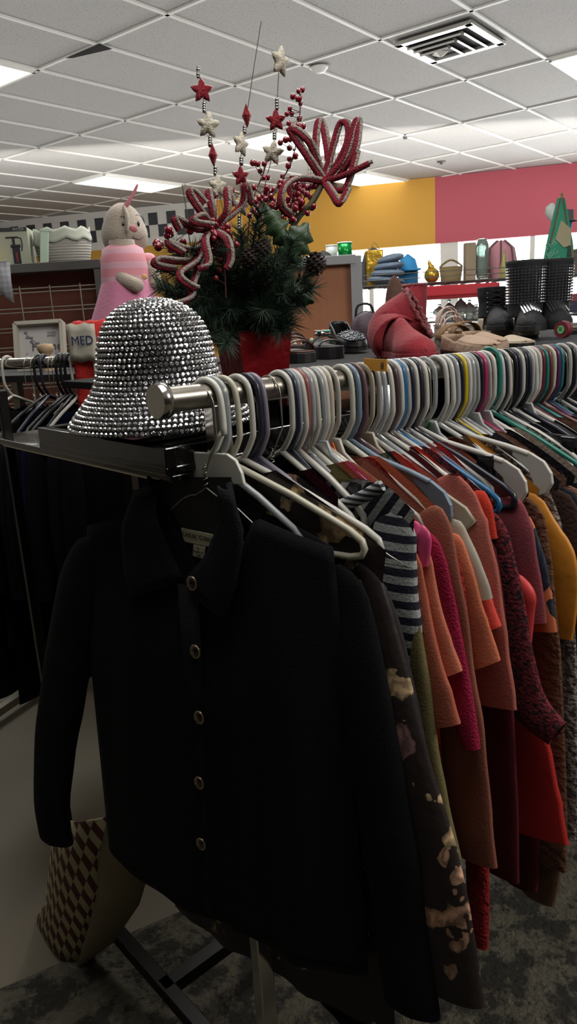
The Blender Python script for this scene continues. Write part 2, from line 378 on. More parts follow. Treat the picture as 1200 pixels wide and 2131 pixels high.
def hanger_meshes(kind, col, W):
    """returns list of (part name, mesh) for a hanger; cached so copies share mesh data"""
    key = (kind, col, W)
    if key in _hp: return _hp[key]
    m = MCLEAR if col == 'clear' else (MWIRE if kind == 'wire' else pl(col)); out = []
    def part(nm, mb, mm=m, **k):
        o = mb.build(nm, mm, **k); out.append((nm, o)); return o
    if kind in ('tube', 'kid'):
        r = .0042
        hb = MB(); hb.tube(smooth_path(hook_path(r), 3), r, 10); part('hook', hb)
        b = MB(); path = [(0, 0, -.112), (W * .5, 0, -.15), (W * .9, 0, -.187), (W * .985, 0, -.199), (W, 0, -.209), (W * .98, 0, -.218), (W * .9, 0, -.222), (0, 0, -.222), (-W * .9, 0, -.222), (-W * .98, 0, -.218), (-W, 0, -.209), (-W * .985, 0, -.199), (-W * .9, 0, -.187), (-W * .5, 0, -.15)]
        b.tube(path, r * 1.15, 8, closed=True, ref=(0, 1, 0)); part('body', b)
    elif kind == 'plate':
        hb = MB(); hb.tube(smooth_path(hook_path(.003), 3), .0048, 8, flat=.6, ref=(0, 1, 0)); part('hook', hb)
        o = [(-.034, -.125), (-.026, -.106), (.026, -.106), (.034, -.125), (.06, -.142), (W * .6, -.165), (W * .93, -.196), (W, -.212), (W * .95, -.226), (W * .6, -.205), (.05, -.178), (0, -.172), (-.05, -.178), (-W * .6, -.205), (-W * .95, -.226), (-W, -.212), (-W * .93, -.196), (-W * .6, -.165), (-.06, -.142)]
        b = MB(); b.prism(o, (1, 0, 0), (0, 0, 1), .006); part('body', b, smooth=False, bevel=.0015)
        e = MB(); e.tube([(p[0], 0, p[1]) for p in o], .0032, 6, closed=True, ref=(0, 1, 0)); part('rim', e)
    elif kind == 'neckplate':
        hb = MB(); hb.tube(smooth_path(hook_path(.0036, .078), 3), .0045, 8); part('hook', hb)
        o = [(-.060, -.120), (-.055, -.100), (-.046, -.084), (-.030, -.076), (.028, -.076), (.042, -.084), (.050, -.100), (.053, -.116)]
        b = MB(); b.prism(o, (1, 0, 0), (0, 0, 1), .006); part('body', b, smooth=False, bevel=.0015)
    elif kind == 'paddle':
        hb = MB(); hb.tube(smooth_path(hook_path(.0036), 3), .0045, 8); part('hook', hb)
        b = MB()
        for s in (-1, 1): b.tube([(0, 0, -.112), (s * W * .3, 0, -.136), (s * W * .62, 0, -.15), (s * W * .8, 0, -.16)], [.004, .005, .005, .005], 8, ref=(0, 1, 0))
        for s in (-1, 1): b.tube([(s * W * .25, 0, -.133), (s * W * .3, 0, -.15), (s * W * .42, 0, -.153), (s * W * .46, 0, -.143)], .0035, 6, ref=(0, 1, 0))
        part('body', b)
        for s in (-1, 1):
            e = MB(); o = [(s * W * x, z) for x, z in ((.68, -.150), (.82, -.158), (.93, -.170), (.99, -.188), (1.0, -.205), (.95, -.222), (.86, -.228), (.80, -.22), (.84, -.205), (.80, -.185), (.66, -.163))]
            e.prism(o, (1, 0, 0), (0, 0, 1), .007); part('shoulder_pad', e, smooth=False, bevel=.0015)
    elif kind == 'wire':
        hb = MB(); hb.tube(smooth_path([(0, 0, -.10)] + hook_path(.0012, .088)[1:], 3), .0012, 6)
        hb.tube([(.003 * math.cos(k * 1.3), .003 * math.sin(k * 1.3), -.12 + k * .0016) for k in range(22)], .0012, 5); part('hook', hb)
        b = MB(); b.tube(smooth_path([(0, 0, -.118), (.02, 0, -.13), (.045, 0, -.138), (W, 0, -.205), (W * .97, 0, -.216), (-W * .97, 0, -.216), (-W, 0, -.205), (-.045, 0, -.138), (-.02, 0, -.13), (0, 0, -.118)], 2), .0012, 5, ref=(0, 1, 0)); part('body', b)
    elif kind == 'clip':
        hb = MB(); hb.tube(smooth_path(hook_path(.0015, .105), 3), .0016, 6); part('hook', hb, MWIRE)
        b = MB(); b.prism([(-.02, -.10), (.02, -.10), (.04, -.125), (W, -.13), (W, -.148), (-W, -.148), (-W, -.13), (-.04, -.125)], (1, 0, 0), (0, 0, 1), .010); part('body', b, smooth=False, bevel=.002)
        for s in (-1, 1):
            c = MB(); c.box((s * W * .93, -.008, -.172), (.022, .008, .075)); c.box((s * W * .93, .008, -.172), (.022, .008, .075)); c.box((s * W * .93, 0, -.14), (.03, .022, .02)); cc = part('clip', c, smooth=False, bevel=.002)
    if kind in ('tube', 'kid', 'plate', 'paddle'):
        for n, o in out:
            if n != 'hook':
                for v in o.data.vertices: v.co.z += .020
    _hp[key] = [(n, o.data, o) for n, o in out]
    for n, o in out: o.parent = None
    return _hp[key]
_fresh = set()
def hanger(kind, col, s, label, W=.21, tw=0., cat='hanger', rail=None, group='hangers along the front rail', dz=0.):
    key = (kind, col, W); ms = hanger_meshes(kind, col, W)
    loc, rz = (rail(s), 0) if rail else (rk(s), RZ)
    if isinstance(loc, tuple): loc, rz = loc
    nm = {'tube': 'clothes_hanger', 'neckplate': 'clothes_hanger', 'kid': 'clothes_hanger', 'plate': 'clothes_hanger', 'paddle': 'clothes_hanger', 'wire': 'wire_hanger', 'clip': 'clip_hanger'}[kind]
    t = thing(nm, label, cat, tuple(loc + Vector((0, 0, dz))), (0, R_.uniform(-.045, .045), rz + math.radians(tw)), group)
    for n, me, o in ms:
        if key not in _fresh: o.parent = t
        else:
            c = o.copy(); C.objects.link(c); c.parent = t
    _fresh.add(key); return t
# ------------------------------------------------------------------ GARMENTS
class GP:
    """local plane of one garment: pixels of the photograph read as x (across) and z (height) on it"""
    def __init__(s, sr, tw=0., dz=0., base=None):
        s.o = (base[0] if base else rk(sr)) + Vector((0, 0, dz)); s.rz = (base[1] if base else RZ) + math.radians(tw)
        s.ex = Vector((math.cos(s.rz), math.sin(s.rz), 0)); s.ey = Vector((-math.sin(s.rz), math.cos(s.rz), 0)); s.key = sr
    def p(s, px, py, off=0.):
        q = at_plane(px, py, s.o + s.ey * off, s.ey) - s.o; return (q.dot(s.ex), q.z)
def interp(tab, t):
    if t <= tab[0][0]: return tab[0][1]
    for (a, va), (b, vb) in zip(tab, tab[1:]):
        if t <= b: return va + (vb - va) * (t - a) / max(b - a, 1e-9)
    return tab[-1][1]
def body_mesh(SW, L, hem, top=-.13, drop=.075, neck=.075, nf=.07, nb=.015, th=.02, folds=.006, seed=0, arm=.9, nu=28, nv=22, asym=None, curve=0., flare=1.3):
    """front and back shells; x across, y thickness, z down from the rail"""
    mb = MB(); rows = []
    def W(v, side):
        w = SW * (1 - (1 - arm) * min(1, v * 5)) if v < .2 else SW * arm + (hem - SW * arm) * ((v - .2) / .8) ** flare
        return w
    for face in (-1, 1):
        g = []
        for i in range(nv + 1):
            v = i / nv; r = []
            for j in range(nu + 1):
                u = -1 + 2 * j / nu; a = abs(u) * SW
                if a < neck:
                    d = nf if face < 0 else nb; k = 1 - (a / neck) ** 2; zt = top - d * k + .004
                else: zt = top - drop * ((a - neck) / (SW - neck)) ** 1.15
                zb = -L - curve * (1 - u * u)
                vv = v ** 1.05; z = zt + (zb - zt) * vv
                x = u * W(v, 1 if u > 0 else -1)
                e = (1 - u ** 4)
                f = folds * min(1, v * 2.2) * (math.sin(u * 9 + seed * 1.7) + .6 * math.sin(u * 17 + seed * 3.1 + v * 2))
                y = face * th * .5 * e * (.35 + .65 * min(1, v * 4)) + f * e + .004 * noise.noise(Vector((x * 9, z * 7, seed * 3.3)))
                r.append((x, y, z))
            g.append(r)
        mb.grid(g if face > 0 else [q[::-1] for q in g])
    return mb
def sleeve_mesh(cen, wid, th=.022, seed=0, n=16, y0=0., fold=.003):
    """cen: list of (x,z); wid: list of half widths in the garment plane"""
    P = smooth_path([(x, y0, z) for x, z in cen], 5); k = len(P) - 1; rings = []
    for i, p in enumerate(P):
        st0 = math.sqrt(min(1, (i + .25) / (.10 * k)))
        t = (P[min(i + 1, k)] - P[max(i - 1, 0)]).normalized(); nx = Vector((t.z, 0, -t.x))
        if nx.x < 0: nx = -nx
        w = interp([(j / (len(wid) - 1), q) for j, q in enumerate(wid)], i / k) * st0; ring = []
        for j in range(n):
            a = 2 * PI * j / n; f = 1 + fold * 30 * noise.noise(Vector((math.cos(a) * 1.5, i * .22, seed * 5.1)))
            tt = th * (.4 + .6 * min(1, i / k * 4))
            ring.append(p + nx * (w * math.cos(a)) * (1 + .04 * noise.noise(Vector((i * .3, seed, 0)))) + Vector((0, 1, 0)) * (tt * .5 * math.sin(a) * f + .004 * noise.noise(Vector((p.x * 12, p.z * 9, seed)))))
        rings.append(ring)
    mb = MB(); mb.grid(rings, closed_u=True)
    lip = [q + (P[-1] - P[-2]).normalized() * -.012 + (sum(rings[-1], Vector()) / n - q) * .12 for q in rings[-1]]
    mb.grid([rings[-1], lip], closed_u=True); mb.cap(lip[::-1]); return mb
def outer_sleeve(gp, pts, wid, side=1):
    """outer edge given in pixels, half widths in metres -> centre line"""
    q = [gp.p(*a) for a in pts]; n = len(q); cen = []
    for i, (x, z) in enumerate(q):
        a = q[max(i - 1, 0)]; b = q[min(i + 1, n - 1)]; d = Vector((b[0] - a[0], b[1] - a[1])).normalized()
        w = interp([(j / (len(wid) - 1), v) for j, v in enumerate(wid)], i / (n - 1)); nx = Vector((-d.y, d.x))
        if nx.x * side > 0: nx = -nx
        cen.append((x + nx.x * w, z + nx.y * w))
    return cen
_gi = [0]
def garment(name, label, cat, gp, m, SW=.2, L=.7, hem=.2, th=.018, top=-.112, drop=.075, neck=.07, nf=.06, folds=.004, slv=None, slv2=True, group='garments on the front rail', arm=.92, curve=0., m2=None, sth=.02, y0=0., **k):
    _gi[0] += 1; sd = _gi[0]
    t = thing(name, label, cat, tuple(gp.o), (0, 0, gp.rz), group)
    body_mesh(SW, L, hem, top, drop, neck, nf, .012, th, folds, sd, arm, curve=curve, **k).build('body', m, t)
    if slv:
        cen, wid = slv
        sleeve_mesh(cen, wid, sth, sd, y0=y0).build('sleeve', m2 or m, t)
        if slv2:
            sleeve_mesh([(-min(x, SW + .10), z) for x, z in cen], wid, sth, sd + 50).build('sleeve', m2 or m, t)
    return t
# materials of the cloth
BLK = mat('black_wool', '131416', 1., noise_=(300, .35), bump=(500, .3), spec=.16)
def cl(name, col, n=(90, .15), b=(300, .14), **k): return mat('cloth_' + name, col, .95, noise_=n, bump=b, sheen=.0, spec=.15, **k)
G = {}
# ---- black jacket, first on the rail
gj = GP(.02, 15); T = gj.p
t = thing('jacket', 'long black wool jacket with wide collar and five jewelled buttons at the rack end', 'jacket', tuple(gj.o), (0, 0, gj.rz), 'garments on the front rail')
shL = T(182, 1095); shR = T(692, 1140)
def jacket_front():
    mb = MB(); rows = []
    zt0 = -.155; nv = 30; nu = 36
    for face in (-1, 1):
        g = []
        for i in range(nv + 1):
            v = i / nv; r = []
            for j in range(nu + 1):
                u = -1 + 2 * j / nu
                SWj = -shL[0] if u < 0 else shR[0]; zsh = shL[1] if u < 0 else shR[1]
                a = abs(u) * SWj; nk = .075
                if a < nk: zt = (zt0 - .125 * (1 - a / nk) ** .9) if face < 0 else zt0 - .01 * (1 - a / nk)
                else: zt = zt0 + (zsh - zt0) * ((a - nk) / (SWj - nk)) ** 1.1
                z = zt + (-.83 - zt) * v
                w = SWj * (1 + (.12 if u < 0 else .06) * min(1, v * 4) + .12 * max(0, v - .25))
                e = 1 - abs(u) ** 5; y = face * (.012 + .02 * min(1, v * 3)) * e + (.005 * math.sin(u * 7 + 1) + .003 * math.sin(u * 15 + v * 3)) * min(1, v * 2) * e
                if face < 0: y -= .006 * math.exp(-(u / .05) ** 2)
                r.append((u * w, y, z))
            g.append(r)
        mb.grid(g)
    return mb
jacket_front().build('body', BLK, t, solid=.002)
# collar: inner band and two pointed flaps
def flap(poly_in, poly_out, y0, y1, name, m, parent, sol=.004):
    n = 10; g = []
    for i in range(n + 1):
        a = interp3(poly_in, i / n); b = interp3(poly_out, i / n)
        g.append([(a[0] + (b[0] - a[0]) * k / 6, y0 + (y1 - y0) * math.sin(k / 6 * PI * .5) - .006 * math.sin(k / 6 * PI), a[1] + (b[1] - a[1]) * k / 6) for k in range(7)])
    mb = MB(); mb.grid(g); return mb.build(name, m, parent, solid=sol)
def interp3(poly, t):
    n = len(poly) - 1; i = min(int(t * n), n - 1); f = t * n - i; return (poly[i][0] + (poly[i + 1][0] - poly[i][0]) * f, poly[i][1] + (poly[i + 1][1] - poly[i][1]) * f)
COL = mat('black_collar', '18191c', 1., noise_=(300, .3), bump=(400, .4), spec=.2)
inL = [T(*p) for p in ((352, 1000), (345, 1060), (372, 1130), (402, 1195))]; ouL = [T(*p) for p in ((312, 1010), (283, 1090), (288, 1170), (302, 1232))]
inR = [T(*p) for p in ((475, 1003), (478, 1080), (448, 1150), (404, 1197))]; ouR = [T(*p) for p in ((512, 1010), (536, 1100), (520, 1200), (492, 1272))]
flap(inL, ouL, -.022, -.030, 'collar', COL, t); flap(inR, ouR, -.022, -.030, 'collar', COL, t)
mb = MB(); g = []
for i in range(13):
    a = PI * i / 12; x0, x1 = T(330, 1000)[0], T(492, 1000)[0]; xc, xr = (x0 + x1) / 2, (x1 - x0) / 2
    x = xc + xr * -math.cos(a); y = -.022 + .045 * math.sin(a); zt = T(410, 992)[1]
    g.append([(x, y, zt - .002 * math.sin(a)), (x, y * 1.0 + .004, zt - .03), (x * .98, y - .002, zt - .055)])
mb.grid(g); mb.build('collar_stand', COL, t, solid=.003)
lin_ = MB(); g = [[(*(lambda q: (q[0], -.009, q[1]))(T(336 + 154 * j / 6, 990 + 222 * i / 6)),) for j in range(7)] for i in range(7)]
lin_.grid(g); lin_.build('lining', mat('lining', '101417', .6), t)
lab = T(425, 1112); lt = MB(); A = [T(*p) for p in ((388, 1094), (463, 1110), (458, 1135), (394, 1122))]
lt.v = [(a[0], -.0105, a[1]) for a in A] + [(a[0], -.012, a[1]) for a in A]; lt.f = [(0, 1, 2, 3), (4, 7, 6, 5), (0, 4, 5, 1), (1, 5, 6, 2), (2, 6, 7, 3), (3, 7, 4, 0)]
MLAB = mat('woven_label', 'b5b49c', .8, noise_=(200, .1)); lo = lt.build('brand_label', MLAB, t, smooth=False)
lt = MB(); A = [T(*p) for p in ((415, 1128), (439, 1133), (436, 1158), (413, 1151))]
lt.v = [(a[0], -.0115, a[1]) for a in A] + [(a[0], -.013, a[1]) for a in A]; lt.f = [(0, 1, 2, 3), (4, 7, 6, 5), (0, 4, 5, 1), (1, 5, 6, 2), (2, 6, 7, 3), (3, 7, 4, 0)]
sz_l = lt.build('size_label', MLAB, t, smooth=False)
a = T(394, 1107); b = T(458, 1121); ang = math.atan2(b[1] - a[1], b[0] - a[0]); mid = ((a[0] + b[0]) / 2, (a[1] + b[1]) / 2)
INK = mat('label_ink', '3a372c', .8)
tx = text('CASUAL\u00b0CORNER', lo, (mid[0], -.0127, mid[1]), (PI / 2, -ang, 0), .0092, INK, sx=.8)
a = T(425, 1140)
for k, s_ in enumerate(('M', 'MADE IN', 'USA')): text(s_, sz_l, (a[0], -.0137, a[1] + .003 - k * .0055), (PI / 2, -ang, 0), .0045, INK)
pk = MB(); q = [T(*p) for p in ((405, 1200), (415, 1350), (425, 1500), (430, 1650), (435, 1790), (440, 1860))]
pk.grid([[(x - .003, -.031 - .002, z), (x + .024, -.034, z), (x + .03, -.030, z)] for x, z in q]); pk.build('placket', COL, t, solid=.002)
MJ = mat('button_jewel', '0a0a0c', .12, coat=1.0); MG = mat('button_rim', 'b8a184', .3, .9)
for px, py in ((401, 1213), (408, 1355), (416, 1492), (416, 1628), (420, 1755)):
    x, z = T(px, py, -.036); bo = MB(); bo.tube([(x + .0078 * math.cos(k * PI / 8), -.038, z + .0095 * math.sin(k * PI / 8)) for k in range(16)], [.0019 if k % 2 else .0013 for k in range(16)], 6, closed=True); bt = bo.build('button', MG, t)
    MB().sphere((x, -.038, z), .0075, 14, 8, (1, .45, 1.2)).build('jewel', MJ, bt)
sl = [T(*p) for p in ((212, 1130), (170, 1230), (138, 1400), (112, 1560), (108, 1680), (116, 1745))]
sleeve_mesh(sl, [.04, .052, .052, .050, .046, .044], .04, 3, n=22, fold=.005).build('sleeve', BLK, t)
sr = [T(*p) for p in ((680, 1180), (712, 1320), (745, 1480), (785, 1680), (820, 1880), (850, 2110))]
sleeve_mesh(sr, [.036, .045, .045, .044, .043, .043], .035, 4, n=22, y0=.012).build('sleeve', BLK, t)
hanger('neckplate', 'f4f6ea', .022, 'wide white plastic hanger with flat body under the black jacket collar', .15, 15, dz=.0)
hanger('wire', 'wire', .010, 'thin white twisted wire hanger in front of the black jacket collar', .13, 15, dz=-.004)
hanger('tube', 'clear', .032, 'slim clear plastic hanger behind the wide white one at the rail end', .14, 14)
# ---- the row behind
cream = (hx('c9ab83'), hx('a5866b'), hx('8c6a66'), hx('b98f74'))
cream2 = tuple(tuple(min(1, v * 1.35) for v in c) for c in cream)
MFL = mat('floral_shirt', '231918', .6, pat=p_blobs(cream2, 14, .40, .72, .14, (1, 1, .8)), noise_=(10, .2), bump=(40, .2))
g1 = GP(.060, 12)
garment('shirt', 'dark brown satin shirt printed with cream and pink flowers behind the black jacket', 'shirt', g1, MFL, .235, .95, .23, .03, slv=(outer_sleeve(g1, ((772, 1150), (815, 1260), (862, 1450), (905, 1620), (958, 1800), (990, 1960), (1008, 2095)), [.03, .045, .046, .046, .044, .046, .046]), [.03, .045, .046, .046, .044, .046, .046]), drop=.085, neck=.07, sth=.03, top=-.105, nf=.03)
hanger('tube', 'd9d4be', s_of(463), 'cream tubular hanger carrying the dark floral shirt', .212, 12)
hanger('tube', 'dfdcd2', s_of(492), 'thick white tubular hanger with its long arm bare above the floral shirt', .222, 10)
g1b = GP(.098, 8)
garment('blouse', 'near black floral blouse edge showing between the brown shirt and the striped top', 'blouse', g1b, mat('floral_dark', '191417', .8, pat=p_blobs(cream, 22, .3, .25), bump=(50, .2)), .20, .90, .21, .012,
        slv=(outer_sleeve(g1b, ((790, 1190), (830, 1300), (868, 1450), (895, 1600), (925, 1720)), [.02, .025, .025]), [.02, .025, .025]))
hanger('kid', '23273a', s_of(510), 'dark navy tubular hanger behind the thick white one', .15, 8)
hanger('tube', '8d8796', s_of(522), 'greyish lilac tubular hanger next to a navy one', .15, 6)
g_ = GP(.135, 2); garment('skirt', 'long maroon velvet skirt hanging low under the black jacket hem', 'skirt', g_, cl('maroon_velvet', '3a0d1a'), .12, 1.06, .13, .02, drop=.03)
g_ = GP(.115, 2); garment('dress', 'long black dress seen only below the hem of the black jacket', 'dress', g_, cl('black_dress', '0c0b0d'), .17, 1.02, .19, .016)
# gingham skirt on clip hanger
gs = GP(.188, 3); th_ = thing('skirt', 'black and white gingham skirt clipped inside the neckline of the striped top', 'skirt', tuple(gs.o), (0, 0, gs.rz), 'garments on the front rail')
MGI = mat('gingham', '0d0d10', .85, pat=p_gingham(hx('b9b5ac'), .0085))
mb = MB()
for fc in (-1, 1): mb.grid([[(u / 14 * (.15 + .06 * v / 8), fc * .008 + .004 * math.sin(u * 1.1 + v * .1), -.150 - .45 * (v / 8) ** 1.2) for u in range(-14, 15)] for v in range(9)])
mb.build('body', MGI, th_); mb = MB(); mb.grid([[(u / 14 * .152, fc * .0095, z) for u in range(-14, 15)] for z, fc in ((-.147, -1), (-.18, -1))]); mb.build('waistband', MGI, th_, solid=.002)
hanger('clip', '141416', .188, 'black skirt hanger with big clips holding the gingham waistband', .115, 3)
hanger('wire', 'wire', s_of(556), 'brass coloured thin wire hanger crossing above the gingham skirt', .21, 3)
# striped top
g2 = GP(.172, 4)
NV = hx('1a1c2d')
MST = mat('navy_stripes', '1a1c2d', .9, pat=p_stripes(hx('9fa3a2'), .0225, 'z', .5), bump=(250, .2))
MST2 = mat('navy_stripes_diagonal', '1a1c2d', .9, pat=p_stripes(hx('9fa3a2'), .0215, 'z', .5, .9), bump=(250, .2))
wd = [.03, .042, .04, .034, .03]
t = garment('top', 'navy and grey striped knit top with banded neckline on the rail', 'top', g2, MST2, .212, .62, .20, .014, arm=.97, slv=(outer_sleeve(g2, ((864, 1075), (868, 1180), (878, 1300), (886, 1430), (902, 1565)), wd), wd), slv2=False, m2=MST, neck=.165, nf=.055, sth=.03, drop=.03, top=-.128)
nb = MB(); nb.tube([(.168 * math.sin(a), -.010, -.126 - .055 * (1 - abs(math.sin(a)) ** 2)) for a in [(-PI / 2 + k * PI / 16) for k in range(17)]], .009, 8, flat=.5, ref=(0, 1, 0)); nb.build('neckband', mat('neck_stripe', '23252f', .9, pat=p_stripes(hx('9fa3a2'), .008, 'z')), t)
hanger('kid', 'dcdad0', s_of(578), 'white tubular hanger inside the striped knit top', .14, 4)
# generic list: (kind of garment, label, material, s from shoulder, spec)
def S(px): return s_of(px)
def add_g(nm, label, cat, s, m, pts, wid, SW=.205, L=.6, hem=.19, tw=0, **k):
    g_ = GP(s, tw); return garment(nm, label, cat, g_, m, SW, L, hem, slv=(outer_sleeve(g_, pts, wid), wid) if pts else None, **k)
add_g('dress', 'long olive green dress with a narrow side edge behind the striped top', 'dress', .187, cl('olive', '6f6644'), ((868, 1240), (888, 1380), (912, 1560), (935, 1680), (958, 1790)), [.012, .02, .022, .02], SW=.19, L=.82, hem=.20, slv2=False)
add_g('shirt', 'salmon orange shirt with long wide sleeve ending in front of the magenta top', 'shirt', .200, cl('salmon', 'a85d49'), ((870, 1135), (890, 1240), (915, 1360), (940, 1440), (960, 1512)), [.02, .032, .034, .036, .03], SW=.195, L=.55, slv2=False)
add_g('blouse', 'bright pink satin blouse shoulder peeking beside the striped top', 'blouse', .211, mat('pink_satin', 'c23f70', .4, sheen=.1, bump=(14, .4)), ((864, 1080), (878, 1100), (896, 1125), (890, 1180)), [.006, .018, .006], SW=.19, L=.45, slv2=False, sth=.012)
add_g('tee', 'light salmon short sleeved tee whose sleeve hangs over the magenta top', 't-shirt', .220, cl('salmon2', 'bf7058'), ((895, 1130), (915, 1240), (940, 1330), (964, 1405)), [.03, .034, .038, .030], SW=.200, L=.5, slv2=False)
add_g('sweater', 'magenta crimson sweater with long thin sleeve ending mid rack', 'sweater', .232, cl('magenta', '93203f', b=(320, .5)), ((905, 1100), (935, 1190), (960, 1320), (980, 1440), (999, 1560)), [.02, .03, .028, .026, .022, .014], SW=.205, L=.66, drop=.08, top=-.125)
add_g('sweater', 'dusty rose velour sweater with a long wide sleeve and cuff', 'sweater', .250, cl('dustyrose', '8c5546', n=(8, .25)), ((900, 1040), (938, 1090), (966, 1230), (988, 1400), (1008, 1520), (1024, 1690), (1034, 1812)), [.03, .04, .04, .04, .04, .042, .034], SW=.2, L=.74, hem=.21)
add_g('trousers', 'deep red lace edged trousers hanging lowest below the dusty rose sleeve', 'trousers', .262, cl('redlace', '8a2626', b=(120, .8)), ((960, 1150), (985, 1400), (1008, 1700), (1018, 1880), (1016, 1975)), [.015, .02, .02, .018], SW=.17, L=.80, hem=.17, slv2=False)
add_g('tee', 'peach orange tee with a bell sleeve over the dusty pink shirt', 't-shirt', .276, cl('peach', 'bd6c50'), ((950, 1095), (985, 1180), (1015, 1290), (1045, 1385)), [.03, .04, .046, .034], SW=.20, L=.55, slv2=False)
add_g('blouse', 'white blouse with green leaf print behind the peach tee', 'blouse', .292, mat('leaf_print', '9e988a', .8, pat=p_blobs((hx('4d5a3d'), hx('6c7354')), 22, .36, .45)), ((955, 1070), (985, 1140), (1010, 1200), (1024, 1245)), [.025, .034, .034], SW=.195, L=.5, slv2=False)
add_g('tee', 'small black tee with yellow and orange flower print hung on a child size hanger', 't-shirt', .304, mat('flower_print', '16181a', .8, pat=p_blobs((hx('d8a64a'), hx('c9794f'), hx('4a6a5a')), 42, .42, .6)), None, None, SW=.16, L=.45, hem=.16, tw=0)
add_g('tank_top', 'coral red tank top edge showing under the white leaf blouse', 'tank top', .318, cl('coral', 'c84a40'), ((1000, 1180), (1022, 1250), (1044, 1308)), [.02, .03, .026], SW=.18, L=.5, slv2=False)
add_g('tee', 'big salmon pink tee with a straight wide hem at mid rack', 't-shirt', .336, cl('salmonpink', 'a85f54'), ((975, 975), (1008, 1060), (1034, 1170), (1054, 1310), (1066, 1400), (1076, 1478)), [.03, .06, .066, .07, .07, .07], SW=.19, L=.62, hem=.2, drop=.06, top=-.12)
add_g('shirt', 'burgundy long shirt tail reaching below the salmon pink tee', 'shirt', .356, cl('burgundy', '4d1a20'), ((1020, 1090), (1050, 1250), (1068, 1450), (1077, 1650), (1080, 1840)), [.03, .04, .045, .045, .045], SW=.19, L=.78, hem=.21)
add_g('top', 'small red orange top on a black hanger behind the salmon pink tee', 'top', .372, cl('redorange', 'b53a2c'), ((1000, 1010), (1022, 1050), (1034, 1120)), [.02, .03, .03], SW=.18, L=.5, slv2=False)
add_g('cardigan', 'dark red and black flecked tweed cardigan with turned cuff', 'cardigan', .388, mat('red_tweed', '6d1f2a', .95, pat=p_speckle(hx('190c10'), 130, .52), bump=(200, .6)), ((1020, 1045), (1058, 1110), (1088, 1230), (1110, 1350), (1135, 1450), (1183, 1512)), [.03, .042, .04, .04, .038, .026], SW=.2, L=.6, slv2=False)
add_g('tank_top', 'bright coral camisole with wide strap beside the tweed cardigan', 'tank top', .402, mat('coral_satin', 'c1383a', .5), ((1075, 1190), (1108, 1225), (1112, 1270), (1104, 1350)), [.015, .022, .018], SW=.18, L=.55, slv2=False)
add_g('skirt', 'bright red ribbed knit skirt with rounded hem low on the rack', 'skirt', .424, mat('red_rib', 'ad1f1a', .9, wave=('Z', 95, .18), noise_=(20, .1)), ((1090, 1300), (1118, 1430), (1146, 1540), (1168, 1660), (1184, 1762)), [.05, .075, .10, .115, .115], SW=.17, L=.60, hem=.17, slv2=False, curve=.02)
add_g('shirt', 'mauve maroon shirt on a blue hanger behind the tweed cardigan', 'shirt', .440, cl('mauve', '83434a'), ((1075, 1020), (1108, 1090), (1126, 1200), (1138, 1300)), [.03, .045, .045, .04], SW=.2, L=.6, slv2=False)
add_g('blouse', 'orange pink and white abstract print blouse sleeve behind the mauve shirt', 'blouse', .455, mat('abstract_print', 'b8633c', .7, pat=p_blobs((hx('c9c0bb'), hx('b5527a'), hx('d08b2e'), hx('23344d')), 12, .6, .75, .3, (1, 1, .6))), ((1100, 1060), (1130, 1150), (1146, 1230), (1160, 1312)), [.03, .04, .045], SW=.2, L=.5, slv2=False)
add_g('trousers', 'dark maroon trousers leg ending under the red skirt', 'trousers', .47, cl('maroon', '4a1c1a'), ((1085, 1400), (1105, 1600), (1122, 1750), (1118, 1862)), [.05, .055, .05, .03], SW=.16, L=.7, hem=.16, slv2=False)
add_g('sweater', 'brown ribbed sweater with long sleeve behind the print blouse', 'sweater', .485, cl('brown', '5f4132', b=(90, .8)), ((1120, 1030), (1150, 1180), (1168, 1400), (1178, 1600), (1180, 1815)), [.03, .04, .04, .04, .04], SW=.2, L=.75)
add_g('trousers', 'taupe brown trousers with tapered cuff touching the carpet side', 'trousers', .50, cl('taupe', '6b543f'), ((1130, 1400), (1150, 1600), (1170, 1790), (1152, 1890)), [.04, .05, .05, .03], SW=.16, L=.78, hem=.16, slv2=False)
add_g('shirt', 'mustard yellow satin shirt with a full sleeve near the right edge', 'shirt', .515, mat('mustard_satin', 'bd7a22', .55, bump=(12, .5)), ((1108, 1005), (1160, 1085), (1196, 1150), (1205, 1230), (1190, 1335)), [.03, .05, .055, .05, .045], SW=.2, L=.6, slv2=False)
add_g('cardigan', 'grey fuzzy knit cardigan with a long rough sleeve at the right edge', 'cardigan', .535, mat('fuzzy_grey', '8b7f78', 1., pat=p_speckle(hx('4c433f'), 110, .5), bump=(110, 1.2)), ((1120, 975), (1165, 1080), (1192, 1250), (1200, 1450), (1203, 1650), (1200, 1750)), [.03, .045, .045, .045, .045, .045], SW=.2, L=.72)
